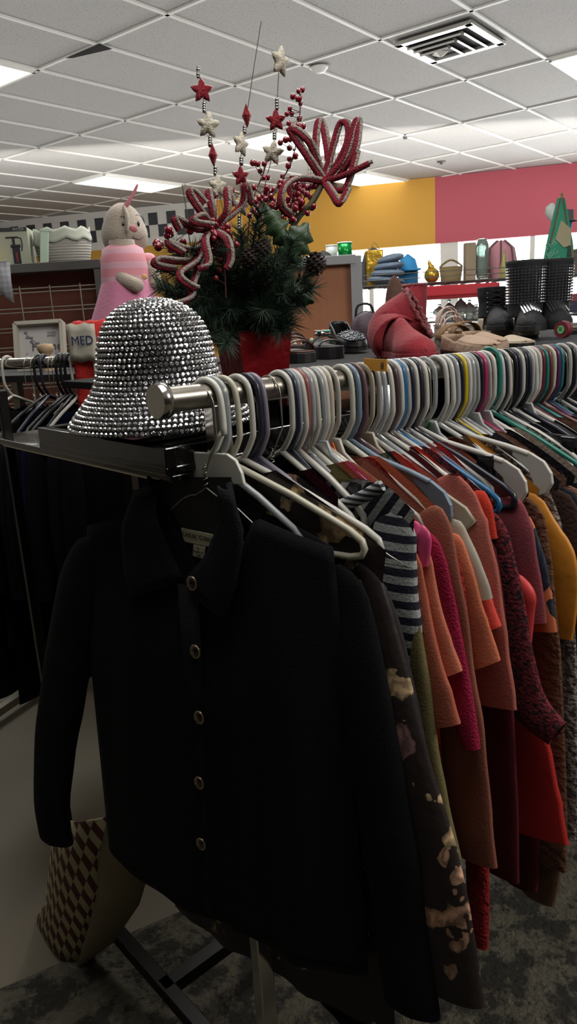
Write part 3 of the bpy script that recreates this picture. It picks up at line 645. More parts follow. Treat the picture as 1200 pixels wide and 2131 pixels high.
# hangers (hook position, kind, colour, half width, description)
HG = [(590, 'kid', '1d2233', .12, 'navy tubular hanger just behind the striped top'), (597, 'kid', '9aa3ad', .12, 'blue grey tubular hanger beside the navy one near the striped top'), (605, 'kid', 'dcd9cf', .125, 'white tubular hanger in front of the rose pink one'),
 (614, 'kid', '9c5a56', .125, 'rose pink tubular hanger near the striped top'), (624, 'kid', 'clear', .13, 'clear hanger between rose pink and white hangers'), (634, 'kid', 'd6d3c6', .13, 'white hanger beside a clear one ahead of the orange tag'),
 (645, 'plate', 'clear', .17, 'frosted clear wide hanger over the burgundy magenta sweater'), (653, 'tube', 'dddad2', .2, 'white hanger third ahead of the orange tagged hanger'), (663, 'tube', 'd5cdbb', .2, 'cream hanger second ahead of the orange tagged hanger'),
 (677, 'plate', 'd8d4cb', .19, 'frosted white wide hanger with an orange size tag'), (706, 'tube', 'd9d8c9', .2, 'off-white hanger ahead of the light blue one'), (720, 'paddle', '7f95a8', .2, 'light blue grey hanger with a white arm end'), (733, 'tube', '72555c', .205, 'dusty mauve hanger between light blue and cream ones'),
 (748, 'plate', 'cfc6ad', .215, 'wide cream plastic hanger with bare shoulder arm under the orange 8 tag'), (762, 'tube', 'b6b4b0', .2, 'pale grey hanger behind the wide cream one'), (774, 'kid', 'clear', .15, 'small clear hanger behind the wide cream one'), (788, 'tube', 'dedbd0', .2, 'white hanger ahead of the bright blue one'),
 (798, 'tube', '4b3a3c', .2, 'brown hanger hidden between white hangers'), (808, 'tube', 'e0ddd4', .2, 'white hanger touching the bright blue hanger'), (815, 'tube', '1f6fa3', .205, 'bright blue tubular hanger with its rounded end over the mauve shirt'), (824, 'tube', 'clear', .2, 'clear hanger just behind the bright blue one'),
 (831, 'tube', '1b2034', .2, 'navy hanger just past the bright blue one'), (840, 'tube', 'd8d5cd', .2, 'white hanger between two navy hangers'), (850, 'tube', '1a1d2b', .21, 'black hanger with rounded end beside the bright blue arm'), (860, 'paddle', 'dedbd3', .21, 'white hanger with flat rounded end over the brown sweater'),
 (870, 'clip', '17181b', .15, 'black clip hanger ahead of the gap in the row'), (880, 'plate', 'clear', .15, 'clear wide hanger beside the gap in the row'), (905, 'tube', 'd2d4cf', .2, 'pale grey hanger first past the gap in the row'), (917, 'paddle', 'dfddd5', .215, 'white hanger with long arm and paddle end crossing the row'),
 (927, 'tube', 'clear', .2, 'clear hanger ahead of the yellow hanger'), (936, 'tube', '1b1d2b', .2, 'navy hanger touching the yellow hanger'), (945, 'tube', 'd9c01f', .2, 'bright yellow tubular hanger'), (954, 'tube', 'dcdad2', .2, 'white hanger just behind the yellow one'), (962, 'tube', 'clear', .2, 'clear hanger second behind the yellow one'),
 (970, 'plate', 'b9bcbb', .17, 'frosted grey wide hanger between yellow and pink ones'), (978, 'tube', '1d1f2c', .2, 'navy hanger ahead of the pink hanger'), (986, 'tube', 'b52c5e', .2, 'hot pink tubular hanger'), (994, 'plate', 'c9bfc4', .18, 'pinkish white flat hanger beside the hot pink one'), (1004, 'tube', 'dedad0', .21, 'off-white hanger ahead of the teal hanger'),
 (1016, 'tube', '19806f', .21, 'teal green tubular hanger standing higher than its neighbours'), (1022, 'tube', 'd0d5d3', .2, 'pale hanger just behind the teal one'), (1028, 'tube', '1a1c25', .2, 'black hanger second behind the teal one'), (1036, 'tube', 'd8d6cf', .2, 'white hanger between black ones past the teal hanger'),
 (1043, 'clip', '141519', .16, 'black clip hanger past the teal one'), (1050, 'tube', '15161d', .2, 'black tubular hanger in the dark cluster'), (1057, 'tube', '1c2030', .2, 'navy hanger in the dark cluster'), (1064, 'tube', 'd6d4cc', .2, 'white hanger behind the dark cluster'), (1071, 'tube', '17181f', .2, 'black hanger ahead of the frosted cluster'),
 (1078, 'tube', '222638', .2, 'dark blue hanger ahead of the frosted cluster'), (1085, 'plate', 'c3c6c4', .17, 'frosted wide hanger ahead of the maroon one'), (1093, 'tube', 'dbd8d0', .2, 'white hanger two ahead of the maroon one'), (1101, 'tube', 'd3d0c8', .2, 'white hanger next to the maroon one'), (1108, 'tube', '6f1f33', .2, 'maroon tubular hanger near the right edge'),
 (1115, 'tube', '2c7f78', .2, 'sea green hanger between maroon and brown ones'), (1122, 'tube', '6b3338', .2, 'brownish red hanger beside the sea green one'), (1132, 'tube', 'd3cfb4', .2, 'cream hanger ahead of the purple one'), (1140, 'tube', '5c2c5e', .2, 'purple hanger near the right edge'), (1148, 'tube', '24727f', .2, 'blue green hanger behind the purple one'),
 (1156, 'clip', '131418', .16, 'black clip hanger near the right edge'), (1164, 'tube', 'b9bab8', .2, 'grey hanger near the right edge behind the black clip one'), (1172, 'tube', '15161c', .2, 'black hanger near the right edge'), (1181, 'tube', 'd9d7cf', .2, 'white hanger second from the right edge of the row'), (1190, 'tube', '1a1b22', .2, 'last black hanger at the right edge')]
TOPW = {}
for i, (px, kind, col, W, lb) in enumerate(HG):
    dz = .006 if 'teal green' in lb else 0
    if kind == 'tube' and px not in (815, 850, 1016): W = .165
    o = hanger(kind, col, s_of(px), lb, W, R_.uniform(-2.5, 2.5), dz=dz)
    if 'orange size tag' in lb:
        MB().box((.012, -.008, -.105), (.028, .002, .022), Euler((0, -.5, 0))).build('size_tag', mat('orange_tag', 'd8622a', .6), o, smooth=False)
    if 'orange 8 tag' in lb:
        tg = MB().box((.03, .0, .022), (.045, .002, .018)).build('size_tag', mat('amber_tag', 'd99a35', .6), o, smooth=False); text('8', tg, (.044, -.0015, .021), (PI / 2, 0, 0), .014, INK)
    if px == 880:
        MB().box((.010, 0, -.094), (.009, .009, .02), Euler((0, .4, 0))).build('size_marker', mat('green_clip', '1c7a42', .4), o, smooth=False)
# far garments: only shoulders show
FG = [(.56, '3c2c28', 'dark brown knit top'), (.585, '23242b', 'charcoal top'), (.61, '7a5a4a', 'tan brown satin blouse'), (.635, '19191c', 'black blouse'), (.66, '8d7f72', 'beige cardigan'), (.69, '4c4540', 'black and white fuzzy tweed jacket'), (.72, '1b1c20', 'black cardigan'), (.745, '15161a', 'plain black top'),
      (.775, '6f6a68', 'grey jersey top'), (.80, '201d22', 'black satin blouse'), (.83, '5a4037', 'coffee brown top'), (.86, '17181b', 'black dress'), (.89, '3f5d5a', 'green grey top'), (.925, '1d1e24', 'navy black jacket'), (.96, '73706c', 'pale grey cardigan'), (1.0, '161619', 'last black coat')]
for s, c, nm in FG:
    m = mat('cloth_far_' + c, c, .95, noise_=(60, .25), bump=(150, .35), spec=.15) if 'fuzzy' not in nm else mat('fuzzy_bw', '4c4540', 1., pat=p_speckle(hx('a09a92'), 160, .55), bump=(130, 1.5))
    g_ = GP(s, R_.uniform(-2, 2)); kind = nm.split()[-1]
    cen = [(.195, -.20), (.225, -.3), (.235, -.45), (.235, -.62)]
    garment({'top': 'top', 'blouse': 'blouse', 'cardigan': 'cardigan', 'jacket': 'jacket', 'dress': 'dress', 'coat': 'coat'}[kind], nm + ' on the far half of the front rail', kind, g_, m, .2, .72, .2, slv=(cen, [.03, .04, .04, .035]), drop=.07, top=-.115, th=.02)
# ------------------------------------------------------------------ ON THE RACK: tray, hat, flowers, shoes
SH = P0.z - .102     # top of the low black shelf
# black glossy tray under the hat
tc = at_z(300, 925, SH); tloc = rk(.165, -.225); tloc.z = SH
t = thing('tray', 'shallow black glossy tray with raised rim lying on the rack end under the rhinestone hat', 'tray', tuple(tloc), (0, 0, RZ))
m_ = MB(); m_.box((.0, .0, .006), (.40, .40, .012)); m_.build('base', BLACKGLOSS, t, smooth=False, bevel=.002)
for a, b in (((-.2, -.19, .020), (.2, -.19, .020)), ((-.2, .19, .020), (.2, .19, .020)), ((-.19, -.19, .020), (-.19, .19, .020)), ((.19, -.19, .020), (.19, .19, .020))):
    m_ = MB(); m_.bar(a, b, .018, .036); m_.build('rim', BLACKGLOSS, t, smooth=False, bevel=.002)
m_ = MB(); m_.box((-.05, .0, .017), (.10, .36, .01)); m_.build('divider', BLACKGLOSS, t, smooth=False, bevel=.002)
# hat
hl = at_d(338, 868, 1.33); HZ = SH + .05; hl = at_z(338, 880, HZ + .0)
t = thing('hat', 'silver rhinestone covered cloche hat with flared brim on the black tray', 'hat', (hl.x, hl.y, HZ), (0, 0, 0))
k = hl.y / 1.33
prof = [(.163, .000), (.160, .010), (.150, .022), (.136, .037), (.121, .054), (.110, .072), (.104, .090), (.1015, .108), (.099, .126), (.094, .145), (.086, .162), (.073, .178), (.056, .190), (.036, .198), (.016, .2015), (.0, .2025)]
HS = 1.0 * k
prof = [(r * HS, z * HS * 1.06) for r, z in prof]
MB().lathe(prof, 64).build('felt', mat('hat_felt', '0d0d10', .9), t)
MB().lathe([(prof[0][0] - .002, .001)] + [(r * .97, z - .003) for r, z in prof[1:]], 48).build('lining', mat('hat_lining', '0a0a0c', .8), t)
st = MB(); seg = []; L_ = 0
for (r0, z0), (r1, z1) in zip(prof, prof[1:]): l = math.hypot(r1 - r0, z1 - z0); seg.append((L_, l, r0, z0, r1, z1)); L_ += l
pitch = .0083; d_ = .004
while d_ < L_ - .004:
    for (a, l, r0, z0, r1, z1) in seg:
        if a <= d_ <= a + l: f = (d_ - a) / l; r = r0 + (r1 - r0) * f; z = z0 + (z1 - z0) * f; tg = Vector((r1 - r0, 0, z1 - z0)).normalized(); break
    n = max(4, int(2 * PI * r / (pitch * .93))); ph = R_.random()
    for i in range(n):
        an = 2 * PI * (i + ph) / n + R_.uniform(-.08, .08) / n; ca, sa = math.cos(an), math.sin(an)
        nx = Vector((tg.z * ca, tg.z * sa, -tg.x)); uu = Vector((-sa, ca, 0)); nx = (nx + Vector((R_.uniform(-.12, .12), R_.uniform(-.12, .12), R_.uniform(-.12, .12)))).normalized()
        uu = (uu - nx * uu.dot(nx)).normalized(); vv = nx.cross(uu); c = Vector((r * ca, r * sa, z)); rr = pitch * .43
        a0 = R_.random() * 2; n0 = len(st.v)
        for kk in range(8): q = c + (uu * math.cos(a0 + kk * PI / 4) + vv * math.sin(a0 + kk * PI / 4)) * rr + nx * .0002; st.v.append(tuple(q))
        for kk in range(8): q = c + (uu * math.cos(a0 + kk * PI / 4) + vv * math.sin(a0 + kk * PI / 4)) * rr * .55 + nx * .0024; st.v.append(tuple(q))
        for kk in range(8): st.f.append((n0 + kk, n0 + (kk + 1) % 8, n0 + 8 + (kk + 1) % 8, n0 + 8 + kk))
        st.f.append(tuple(n0 + 8 + kk for kk in range(8)))
    d_ += pitch * .96
st.build('rhinestones', mat('rhinestone', 'dcdcde', .22, 1.0), t, smooth=False)
# raised display board for shoes
BZ = P0.z - .02
bl = rk(1.02, -.42); t = thing('display_board', 'low black glossy riser board behind the front rail carrying the shoes', 'shelf board', (bl.x, bl.y, SH), (0, 0, RZ))
hb_ = BZ - SH
m_ = MB(); m_.box((-.06, .35, hb_ - .008), (.74, 2.3, .016)); m_.build('top', mat('satin_black', '0f0f11', .75, spec=.2), t, smooth=False, bevel=.002)
for y in (-.72, .35, 1.42): m_ = MB(); m_.box((-.06, y, (hb_ - .016) / 2), (.58, .02, hb_ - .016)); m_.build('support', BLACKMAT, t, smooth=False)
def on(px, py, z=None): return at_z(px, py, BZ if z is None else z)
# ---- Christmas arrangement
FZ = 1.50   # camera depth of the arrangement
def fp(px, py, d=0.): return at_d(px, py, FZ + d)
pb = fp(532, 790); pb = Vector((pb.x, pb.y, SH))
t = thing('flower_arrangement', 'Christmas arrangement of pine, berries and candy striped blooms in a red square pot', 'flower arrangement', tuple(pb))
o_ = pb
def loc(px, py, d=0.): return fp(px, py, d) - o_
MRP = mat('red_metallic', '8e0f18', .28, .55, noise_=(30, .3), bump=(40, .3)); ptop = fp(530, 690).z - SH
m_ = MB(); rot = Euler((0, 0, .5)).to_matrix()
w0, w1 = .042, .057
rings = []
for w_, z in ((w0, 0), (w1, ptop), (w1 + .004, ptop + .004), (w1 - .003, ptop + .002), (w0 - .003, .01)): rings.append([rot @ Vector((x * w_, y * w_, 0)) + Vector((0, 0, z)) for x, y in ((-1, -1), (1, -1), (1, 1), (-1, 1))])
m_.grid(rings, closed_u=True); m_.cap(rings[0][::-1]); m_.cap(rings[-1]); m_.build('pot', MRP, t, smooth=False)
MST_ = mat('stem_wire', '35302a', .7); MPN = mat('pine_needles', '24392a', .6, noise_=(20, .4)); MPN2 = mat('pine_needles_pale', '5d7060', .6, noise_=(20, .3))
base = loc(532, 690)
def branch(mb, sm, a, b, nl=.038, n=70, seed=0, sp=1.0):
    rr = random.Random(seed); a = Vector(a); b = Vector(b); mid = (a + b) / 2 + Vector((0, 0, .02)); path = smooth_path([a, mid, b], 5)
    sm.tube(path, .0018, 5, caps=False)
    for i in range(n):
        f = .18 + .84 * i / n; x = min(f, .999) * (len(path) - 1); j = int(x); p = path[j].lerp(path[min(j + 1, len(path) - 1)], x - j); d = (path[min(j + 1, len(path) - 1)] - path[max(j - 1, 0)]).normalized()
        for k_ in range(3):
            v = Vector((rr.gauss(0, 1), rr.gauss(0, 1), rr.gauss(0, 1))); v = (v - d * v.dot(d)).normalized(); v = (v * sp + d * .75).normalized(); q = p + v * nl * rr.uniform(.7, 1.15)
            w = v.cross(d).normalized() * .0008; n0 = len(mb.v); w2 = v.cross(w).normalized() * .0008
            mb.v += [tuple(p + w), tuple(p - w), tuple(q), tuple(p + w2), tuple(p - w2)]; mb.f += [(n0, n0 + 1, n0 + 2), (n0 + 3, n0 + 4, n0 + 2)]
tips = [(335, 560), (350, 610), (330, 590), (360, 645), (400, 660), (430, 690), (385, 570), (420, 540), (450, 600), (470, 520), (500, 480), (520, 530), (540, 470), (560, 500), (585, 520), (610, 500), (600, 570), (640, 575), (650, 600), (630, 635), (600, 650), (560, 640), (520, 620), (480, 640), (450, 700), (470, 715), (440, 650), (400, 615), (560, 580), (500, 570), (540, 440), (360, 520), (590, 610), (540, 665), (500, 680), (405, 590), (575, 545), (620, 545)]
tr = random.Random(3)
for _ in range(46):
    a_ = tr.uniform(.0, PI * 2); rr_ = tr.uniform(.35, 1.0) ** .6; tips.append((488 + 158 * rr_ * math.cos(a_), 595 - 118 * rr_ * math.sin(a_)))
sm = MB()
for i, (px, py) in enumerate(tips):
    mb = MB(); d = R_.uniform(-.14, .12) if i % 3 else R_.uniform(-.16, -.06)
    branch(mb, sm, base + Vector((R_.uniform(-.03, .03), R_.uniform(-.03, .03), -.01)), loc(px, py, d), .040, 80, i)
    mb.build('pine_branch', MPN2 if i % 3 == 1 else MPN, t, smooth=False)
sm.build('stems', MST_, t)
# holly leaves
def holly(c, ux, uy, L, W, col):
    mb = MB(); ux = Vector(ux).normalized(); uy = Vector(uy).normalized(); nn = ux.cross(uy).normalized(); g = []
    for i in range(17):
        f = i / 16; wv = W * (math.sin(PI * f) ** .7) * (1 + .28 * math.cos(f * 8 * PI)) + .0005
        g.append([Vector(c) + ux * (L * f) + uy * (wv * s) + nn * (.012 * s * s - .01 * math.sin(f * PI)) for s in (-1, -.5, 0, .5, 1)])
    mb.grid(g); return mb.build('holly_leaf', col, t)
ML = mat('holly_green', '2c4224', .45, bump=(30, .4)); ML2 = mat('holly_olive', '56653c', .5)
for a, b, w in (((600, 520), (552, 425), .021), ((590, 555), (642, 462), .026), ((470, 600), (385, 560), .024), ((470, 650), (375, 640), .018), ((600, 610), (650, 625), .016), ((440, 560), (408, 610), .02)):
    A, B = loc(*a, -.07), loc(*b, -.09); d = B - A; holly(A, d, d.cross(Vector((.15, -1, .1))), d.length, w, ML if w != .035 else ML2)
# pine cones
def cone(px, py, r, d):
    c = loc(px, py, d); mb = MB(); col = mat('pine_cone', '2a1d1a', .7)
    mb.sphere(c, r * .7, 12, 8)
    for i in range(60):
        ph = i * 2.39996; z = 1 - 2 * (i + .5) / 60; s_ = math.sqrt(1 - z * z); v = Vector((s_ * math.cos(ph), s_ * math.sin(ph), z)); p = c + v * r * .8
        mb.box(p, (r * .30, r * .28, r * .07), v.to_track_quat('X', 'Z').to_matrix())
    mb.build('pine_cone', col, t, smooth=False)
tips = tips
cone(655, 549, .025, -.05); cone(520, 540, .022, -.12); cone(545, 520, .02, -.12)
# star and bead garlands on wires
MRG = mat('red_glitter', '7d0d1c', .35, .5, noise_=(400, .5), bump=(400, .6)); MWG = mat('white_glitter', 'b9b2a0', .55, noise_=(300, .2), bump=(300, .5)); MBD = mat('silver_bead', '8d8a86', .25, .9)
def star(c, r, m, rot):
    mb = MB(); o = []
    for i in range(20):
        a = PI / 2 + i * PI / 10; w = (1 + math.cos((a - PI / 2) * 5)) / 2; o.append((math.cos(a) * r * (.52 + .48 * w ** 1.2), math.sin(a) * r * (.52 + .48 * w ** 1.2)))
    M3 = Euler(rot).to_matrix(); c = Vector(c); rings = []
    for s_, y in ((.0, -.30), (.55, -.24), (.9, -.12), (1, 0), (.9, .12), (.55, .24), (0, .30)): rings.append([c + M3 @ Vector((x * s_, y * r, z * s_)) for x, z in o])
    mb.grid(rings, closed_u=True); return mb.build('star', m, t)
def diamond(c, w, h, m):
    mb = MB(); mb.lathe([(0, -h), (w, 0), (0, h)], 8, tuple(c)); mb.build('faceted_bead', m, t, smooth=False)
def beads(pts):
    for p, r in pts: MB().sphere(p, r, 10, 6).build('silver_bead', MBD, t)
wires = [((412, 138), (420, 190), (433, 262), (443, 322), (455, 395), (470, 470), (490, 600)), ((543, 45), (528, 140), (513, 240), (503, 300), (500, 365), (500, 430), (505, 600)), ((582, 100), (576, 215), (572, 250), (567, 318), (545, 420), (530, 600))]
for w_ in wires: mb = MB(); mb.tube(smooth_path([loc(*p) for p in w_], 4), .0009, 5); mb.build('wire_stem', MST_, t)
for px, py, r, m, rz in ((420, 189, .0245, MRG, (0, 0, .2)), (433, 261, .0265, MWG, (0, .15, -.1)), (453, 388, .024, MWG, (0, 0, .7)), (501, 300, .025, MWG, (0, .2, .9)), (501, 367, .021, MRG, (0, 0, .5)), (500, 428, .023, MWG, (0, .1, .6)), (583, 128, .030, MWG, (.1, .1, .9)), (574, 251, .0225, MRG, (0, 0, 0)), (567, 318, .0255, MWG, (0, .25, -.3))):
    star(loc(px, py), r, m, rz)
for px, py, w_, h in ((443, 323, .0095, .023), (513, 241, .010, .023)): diamond(loc(px, py), w_, h, MRG)
beads([(loc(412, 140 + 5 * i_), .0042 if i_ % 2 else .0032) for i_ in range(5)] + [(loc(425, 216 + i_ * 5), .0045) for i_ in range(4)] + [(loc(437, 287 + i_ * 5), .0045) for i_ in range(4)] + [(loc(448, 350 + i_ * 6), .0045) for i_ in range(3)] + [(loc(509, 265 + i_ * 5), .0045) for i_ in range(3)] + [(loc(502, 330 + i_ * 5), .0048) for i_ in range(3)] + [(loc(576, 208 + i_ * 6), .0045) for i_ in range(4)] + [(loc(571, 278 + i_ * 5), .0045) for i_ in range(3)] + [(loc(498, 452 + i_ * 6), .0045) for i_ in range(6)])
# berry sprays
MBR = mat('red_berry', '7b1020', .22, coat=.6)
def spray(stem, berries, d=-.02, r=.0058):
    mb = MB(); P = [loc(*p, d) for p in stem]; SP = smooth_path(P, 6); mb.tube(SP, .0014, 5); st_ = mb.build('berry_spray', mat('berry_stem', '4a1f22', .7), t); bb = MB(); tw_ = MB()
    for px, py in berries:
        q = loc(px, py, d + R_.uniform(-.02, .02)); bb.sphere(q, r * R_.uniform(.85, 1.15), 10, 7); nr = min(SP, key=lambda s_: (s_ - q - Vector((0, 0, -.012))).length); tw_.tube([nr, q], .0007, 4)
    bb.build('berry_cluster', MBR, st_); tw_.build('twigs', MST_, st_)
spray(((520, 600), (530, 480), (570, 400), (605, 340), (622, 260), (625, 190)), ((629, 187), (621, 190), (609, 201), (620, 206), (625, 216), (623, 205), (603, 226), (597, 237), (607, 237), (623, 247), (601, 257), (613, 262), (620, 262), (631, 263), (622, 268), (583, 297), (594, 291), (603, 290), (625, 297), (602, 308), (614, 324), (600, 345), (588, 367), (607, 370), (615, 325), (602, 331)))
spray(((510, 620), (515, 500), (525, 420), (548, 360), (556, 330)), ((526, 339), (536, 341), (541, 356), (549, 370), (557, 369), (550, 341), (482, 396), (481, 404), (510, 401), (512, 398), (525, 410), (540, 425), (533, 446), (505, 489), (530, 470), (519, 449), (552, 405), (560, 415), (563, 400), (546, 410), (570, 395), (536, 432)))
spray(((400, 560), (370, 540), (345, 500)), ((351, 479), (354, 486), (348, 490), (326, 507), (333, 510), (381, 504), (329, 514), (395, 480), (355, 520)), -.08, .0075)
spray(((560, 600), (580, 500), (615, 440), (640, 400)), [(R_.gauss(632, 16), R_.gauss(408, 14)) for _ in range(26)] + [(R_.gauss(610, 12), R_.gauss(440, 10)) for _ in range(16)], -.04, .0065)
spray(((470, 620), (465, 520), (455, 470)), [(R_.gauss(455, 16), R_.gauss(500, 24)) for _ in range(60)], -.12, .006)
spray(((540, 560), (555, 470), (560, 420)), [(R_.gauss(558, 18), R_.gauss(418, 18)) for _ in range(26)], -.04, .006)
# chenille candy striped blooms
def candy(nt, c):
    x = nt.co(); n = nt.add('ShaderNodeTexWave', wave_type='BANDS', bands_direction='DIAGONAL', ins={0: x, 'Scale': 9.0, 'Distortion': 3.0}); return nt.mix(nt.math('GREATER_THAN', n.outputs['Fac'], .62), c, hx('cfc3b6'))
MCN = mat('red_chenille', '84142a', .95, noise_=(300, .35), bump=(300, 1.)); MCW = mat('white_chenille', 'a3968e', .95, bump=(300, 1.)); MNET = mat('red_net', '8f1526', .8)
def bloom(c, petals, d):
    cc = loc(*c, d); hub = MB(); hub.sphere(cc, .012, 12, 8); hb2 = hub.build('bloom', MRG, t)
    for pts in petals:
        P = [cc] + [loc(px, py, d + dd) for px, py, dd in pts]
        mb = MB(); mb.tube(smooth_path(P, 6), .0058, 8); mb.build('petal', MCN, hb2)
        off = Vector((.0062, -.002, .003)); mb = MB(); mb.tube([q + off for q in smooth_path(P, 6)], .0038, 7); mb.build('petal_edge', MCW, hb2)
bloom((672, 378), [((640, 330, -.02), (600, 268, -.03), (640, 295, -.03), (662, 350, 0)), ((655, 320, .02), (660, 255, .02), (672, 270, .02), (684, 350, 0)), ((690, 310, .0), (706, 258, -.01), (722, 262, -.02), (720, 300, -.02), (690, 360, 0)),
    ((715, 330, -.02), (738, 255, -.03), (744, 262, -.03), (735, 320, -.03), (700, 372, 0)), ((715, 365, -.03), (768, 340, -.05)), ((715, 395, -.02), (740, 318, -.03)), ((620, 372, -.03), (588, 392, -.05), (583, 430, -.04), (606, 450, 0)), ((640, 390, .02), (600, 378, .03), (610, 420, .03)), ((690, 405, -.03), (705, 425, -.04), (722, 395, -.04))], -.04)
m_ = MB(); m_.tube(smooth_path([loc(560, 600, 0), loc(610, 470, -.03), loc(650, 420, -.04), loc(672, 378, -.04)], 6), .006, 8); m_.build('bloom_stem', mat('bloom_stem', '5b5a44', .8), t)
bloom((440, 480), [((415, 440, -.03), (393, 405, -.04), (400, 400, -.04), (425, 425, -.03)), ((420, 450, -.05), (398, 462, -.06), (440, 470, -.05)), ((440, 440, -.02), (432, 400, -.02), (446, 412, -.02)), ((470, 440, -.03), (470, 395, -.03), (482, 430, -.02)), ((500, 430, .0), (508, 385, -.02), (520, 420, 0)), ((400, 475, -.04), (362, 455, -.06), (372, 480, -.05)),
    ((400, 520, -.04), (345, 505, -.06), (380, 528, -.05)), ((395, 540, -.04), (330, 540, -.07), (322, 552, -.07), (360, 560, -.05)), ((410, 540, -.05), (372, 570, -.07), (385, 590, -.07), (408, 602, -.06)), ((400, 590, -.05), (395, 620, -.06), (350, 635, -.07), (330, 625, -.07)), ((470, 500, -.05), (478, 540, -.06), (470, 560, -.06)), ((425, 500, -.05), (432, 548, -.06), (412, 560, -.06))], -.10)
for c, rad in (((660, 330), .02), ((705, 320), .02), ((430, 440), .02)):
    mb = MB(); cc = loc(*c, -.05)
    for i_ in range(9):
        mb.tube([cc + Vector((-.02 + i_ * .005, 0, -.035)), cc + Vector((-.015 + i_ * .0055, .004, .035))], .0004, 3); mb.tube([cc + Vector((-.02, 0, -.035 + i_ * .008)), cc + Vector((.025, 0, -.03 + i_ * .008))], .0004, 3)
    mb.build('red_netting', MNET, t)
m_ = MB(); m_.tube([loc(379, 385, 0), loc(388, 440, 0), loc(400, 560, 0)], .0012, 5); m_.build('wire_stem', MST_, t)
# ------------------------------------------------------------------ SHOES
def frame(heel, toe):
    h = Vector(heel); d = Vector(toe) - h; L = d.length; return h, math.atan2(d.y, d.x), L
def foot_w(t):   # half width along the length, heel 0 -> toe 1, fraction of the greatest half width
    return interp([(0, 0.02), (.02, .38), (.06, .58), (.15, .70), (.3, .68), (.45, .74), (.6, .92), (.72, 1.0), (.84, .92), (.93, .68), (.98, .38), (1, .02)], t)
def outline(L, w, n=40, k=1.0):
    up = [(L * i / n, w * foot_w(i / n) * k) for i in range(n + 1)]; return up + [(x, -y) for x, y in up[::-1][1:-1]]
def sole(L, w, h, name, m, parent, z0=0., heel=0.):
    mb = MB(); o = outline(L, w)
    lift = lambda x: heel * max(0, 1 - x / L / .55) ** .8 if heel else 0
    a = [(x, y, z0) for x, y in o]; b = [(x * 1.0, y, z0 + h + lift(x)) for x, y in o]; mb.grid([a, b], closed_u=True); mb.cap(b); mb.cap(a[::-1]); return mb.build(name, m, parent, bevel=.001, smooth=False)
def flat_shoe(parent, L, w, mu, ms, mi, zh=.05, zm=.03, cover=.62, z0=.01, studs=None):
    sole(L, w, .01, 'sole', ms, parent)
    mb = MB(); o = outline(L, w, 40, .96); g = []
    H_ = lambda t: interp([(0, zh), (.15, zh * .95), (.4, zm), (cover, zm * 1.05), (1, zm * .8)], t)
    for k in range(6):
        f = k / 5; g.append([(x + (L / 2 - x) * .03 * f, y * (1 - .10 * f * f), z0 + (H_(x / L) - z0) * f) for x, y in o])
    mb.grid(g, closed_u=True)
    n = 12; gg = []
    for i in range(n + 1):
        t = cover + (.995 - cover) * i / n; wv = w * foot_w(t) * .96 * .9; zt = H_(t)
        gg.append([(L * t + (0.10 * L * (1 - (i / n)) * -(1 - abs(s)) * 0), wv * s, zt + .012 * (1 - s * s) * (1 - i / n * .7)) for s in [-1 + q / 5 for q in range(11)]])
    mb.grid(gg); up = mb.build('upper', mu, parent, solid=.0025)
    mb = MB(); q = [(x, y * .88, z0 + .004) for x, y in outline(L * .97, w, 30)]; mb.cap(q); mb.build('insole', mi, parent, smooth=False)
    if studs:
        mb = MB(); rr = random.Random(5)
        for k in range(260):
            t = rr.choice([rr.uniform(0, .16), rr.uniform(cover, .98)]); s_ = rr.choice((-1, 1)); 
            if t < .3: f = rr.uniform(.15, .95); p = (L * t, s_ * w * foot_w(t) * .97 * (1 - .1 * f * f), z0 + (H_(t) - z0) * f)
            else: s2 = rr.uniform(-1, 1); p = (L * t, w * foot_w(t) * .87 * s2, H_(t) + .012 * (1 - s2 * s2) * (1 - (t - cover) / (1 - cover) * .7) + .001)
            mb.sphere(p, .0032, 6, 4)
        mb.build('studs', studs, parent, smooth=False)
def strap(pts, w, th, name, m, parent):
    mb = MB(); mb.tube(smooth_path(pts, 5), w, 10, flat=th / w, ref=(0, 0, 1) if False else None); return mb.build(name, m, parent)
def band(L, t, w, zt, width, name, m, parent, z0=.02, skew=0.):
    """strap arching over the foot at fraction t"""
    mb = MB(); g = []
    for i in range(13):
        a = PI * i / 12; y = w * math.cos(a); z = z0 + zt * math.sin(a) ** .8
        g.append([(L * t + k * width + skew * math.cos(a), y, z - abs(k) * .004) for k in (-.5, -.25, 0, .25, .5)])
    mb.grid(g); return mb.build(name, m, parent, solid=.003)
def shoe(name, label, hp, tp, L=None, z=None, cat='shoe', group='second hand shoes on the riser board', dz=0.):
    h = at_z(*hp, z or BZ); t_ = at_z(*tp, z or BZ); o, a, l = frame(h, t_); L = L or l
    return thing(name, label, cat, (o.x, o.y, (z or BZ) + dz), (0, 0, a), group), L
LEB = mat('brown_leather', '4a2b22', .45, bump=(40, .3)); SOLB = mat('black_sole', '131214', .6); DKL = mat('black_leather', '121317', .38, bump=(60, .2)); INS = mat('tan_insole', '5d4d42', .7)
STUD = mat('dark_stud', '4c5058', .18, .9)
t, L = shoe('sandal', 'brown leather slide sandal with crossed wide straps beside the red pot', (596, 748), (742, 776), .215)
sole(L, .043, .024, 'sole', SOLB, t); sole(L * .97, .040, .004, 'footbed', LEB, t, .0245)
band(L, .45, .044, .045, .05, 'strap', LEB, t, .02, .02); band(L, .68, .045, .036, .055, 'strap', LEB, t, .02, -.02)
t, L = shoe('sandal', 'brown sandal lying behind the brown slide with a buckled strap', (590, 731), (700, 742), .20)
sole(L, .04, .02, 'sole', SOLB, t); sole(L * .97, .037, .004, 'footbed', LEB, t, .0205); band(L, .6, .041, .045, .05, 'strap', LEB, t, .02)
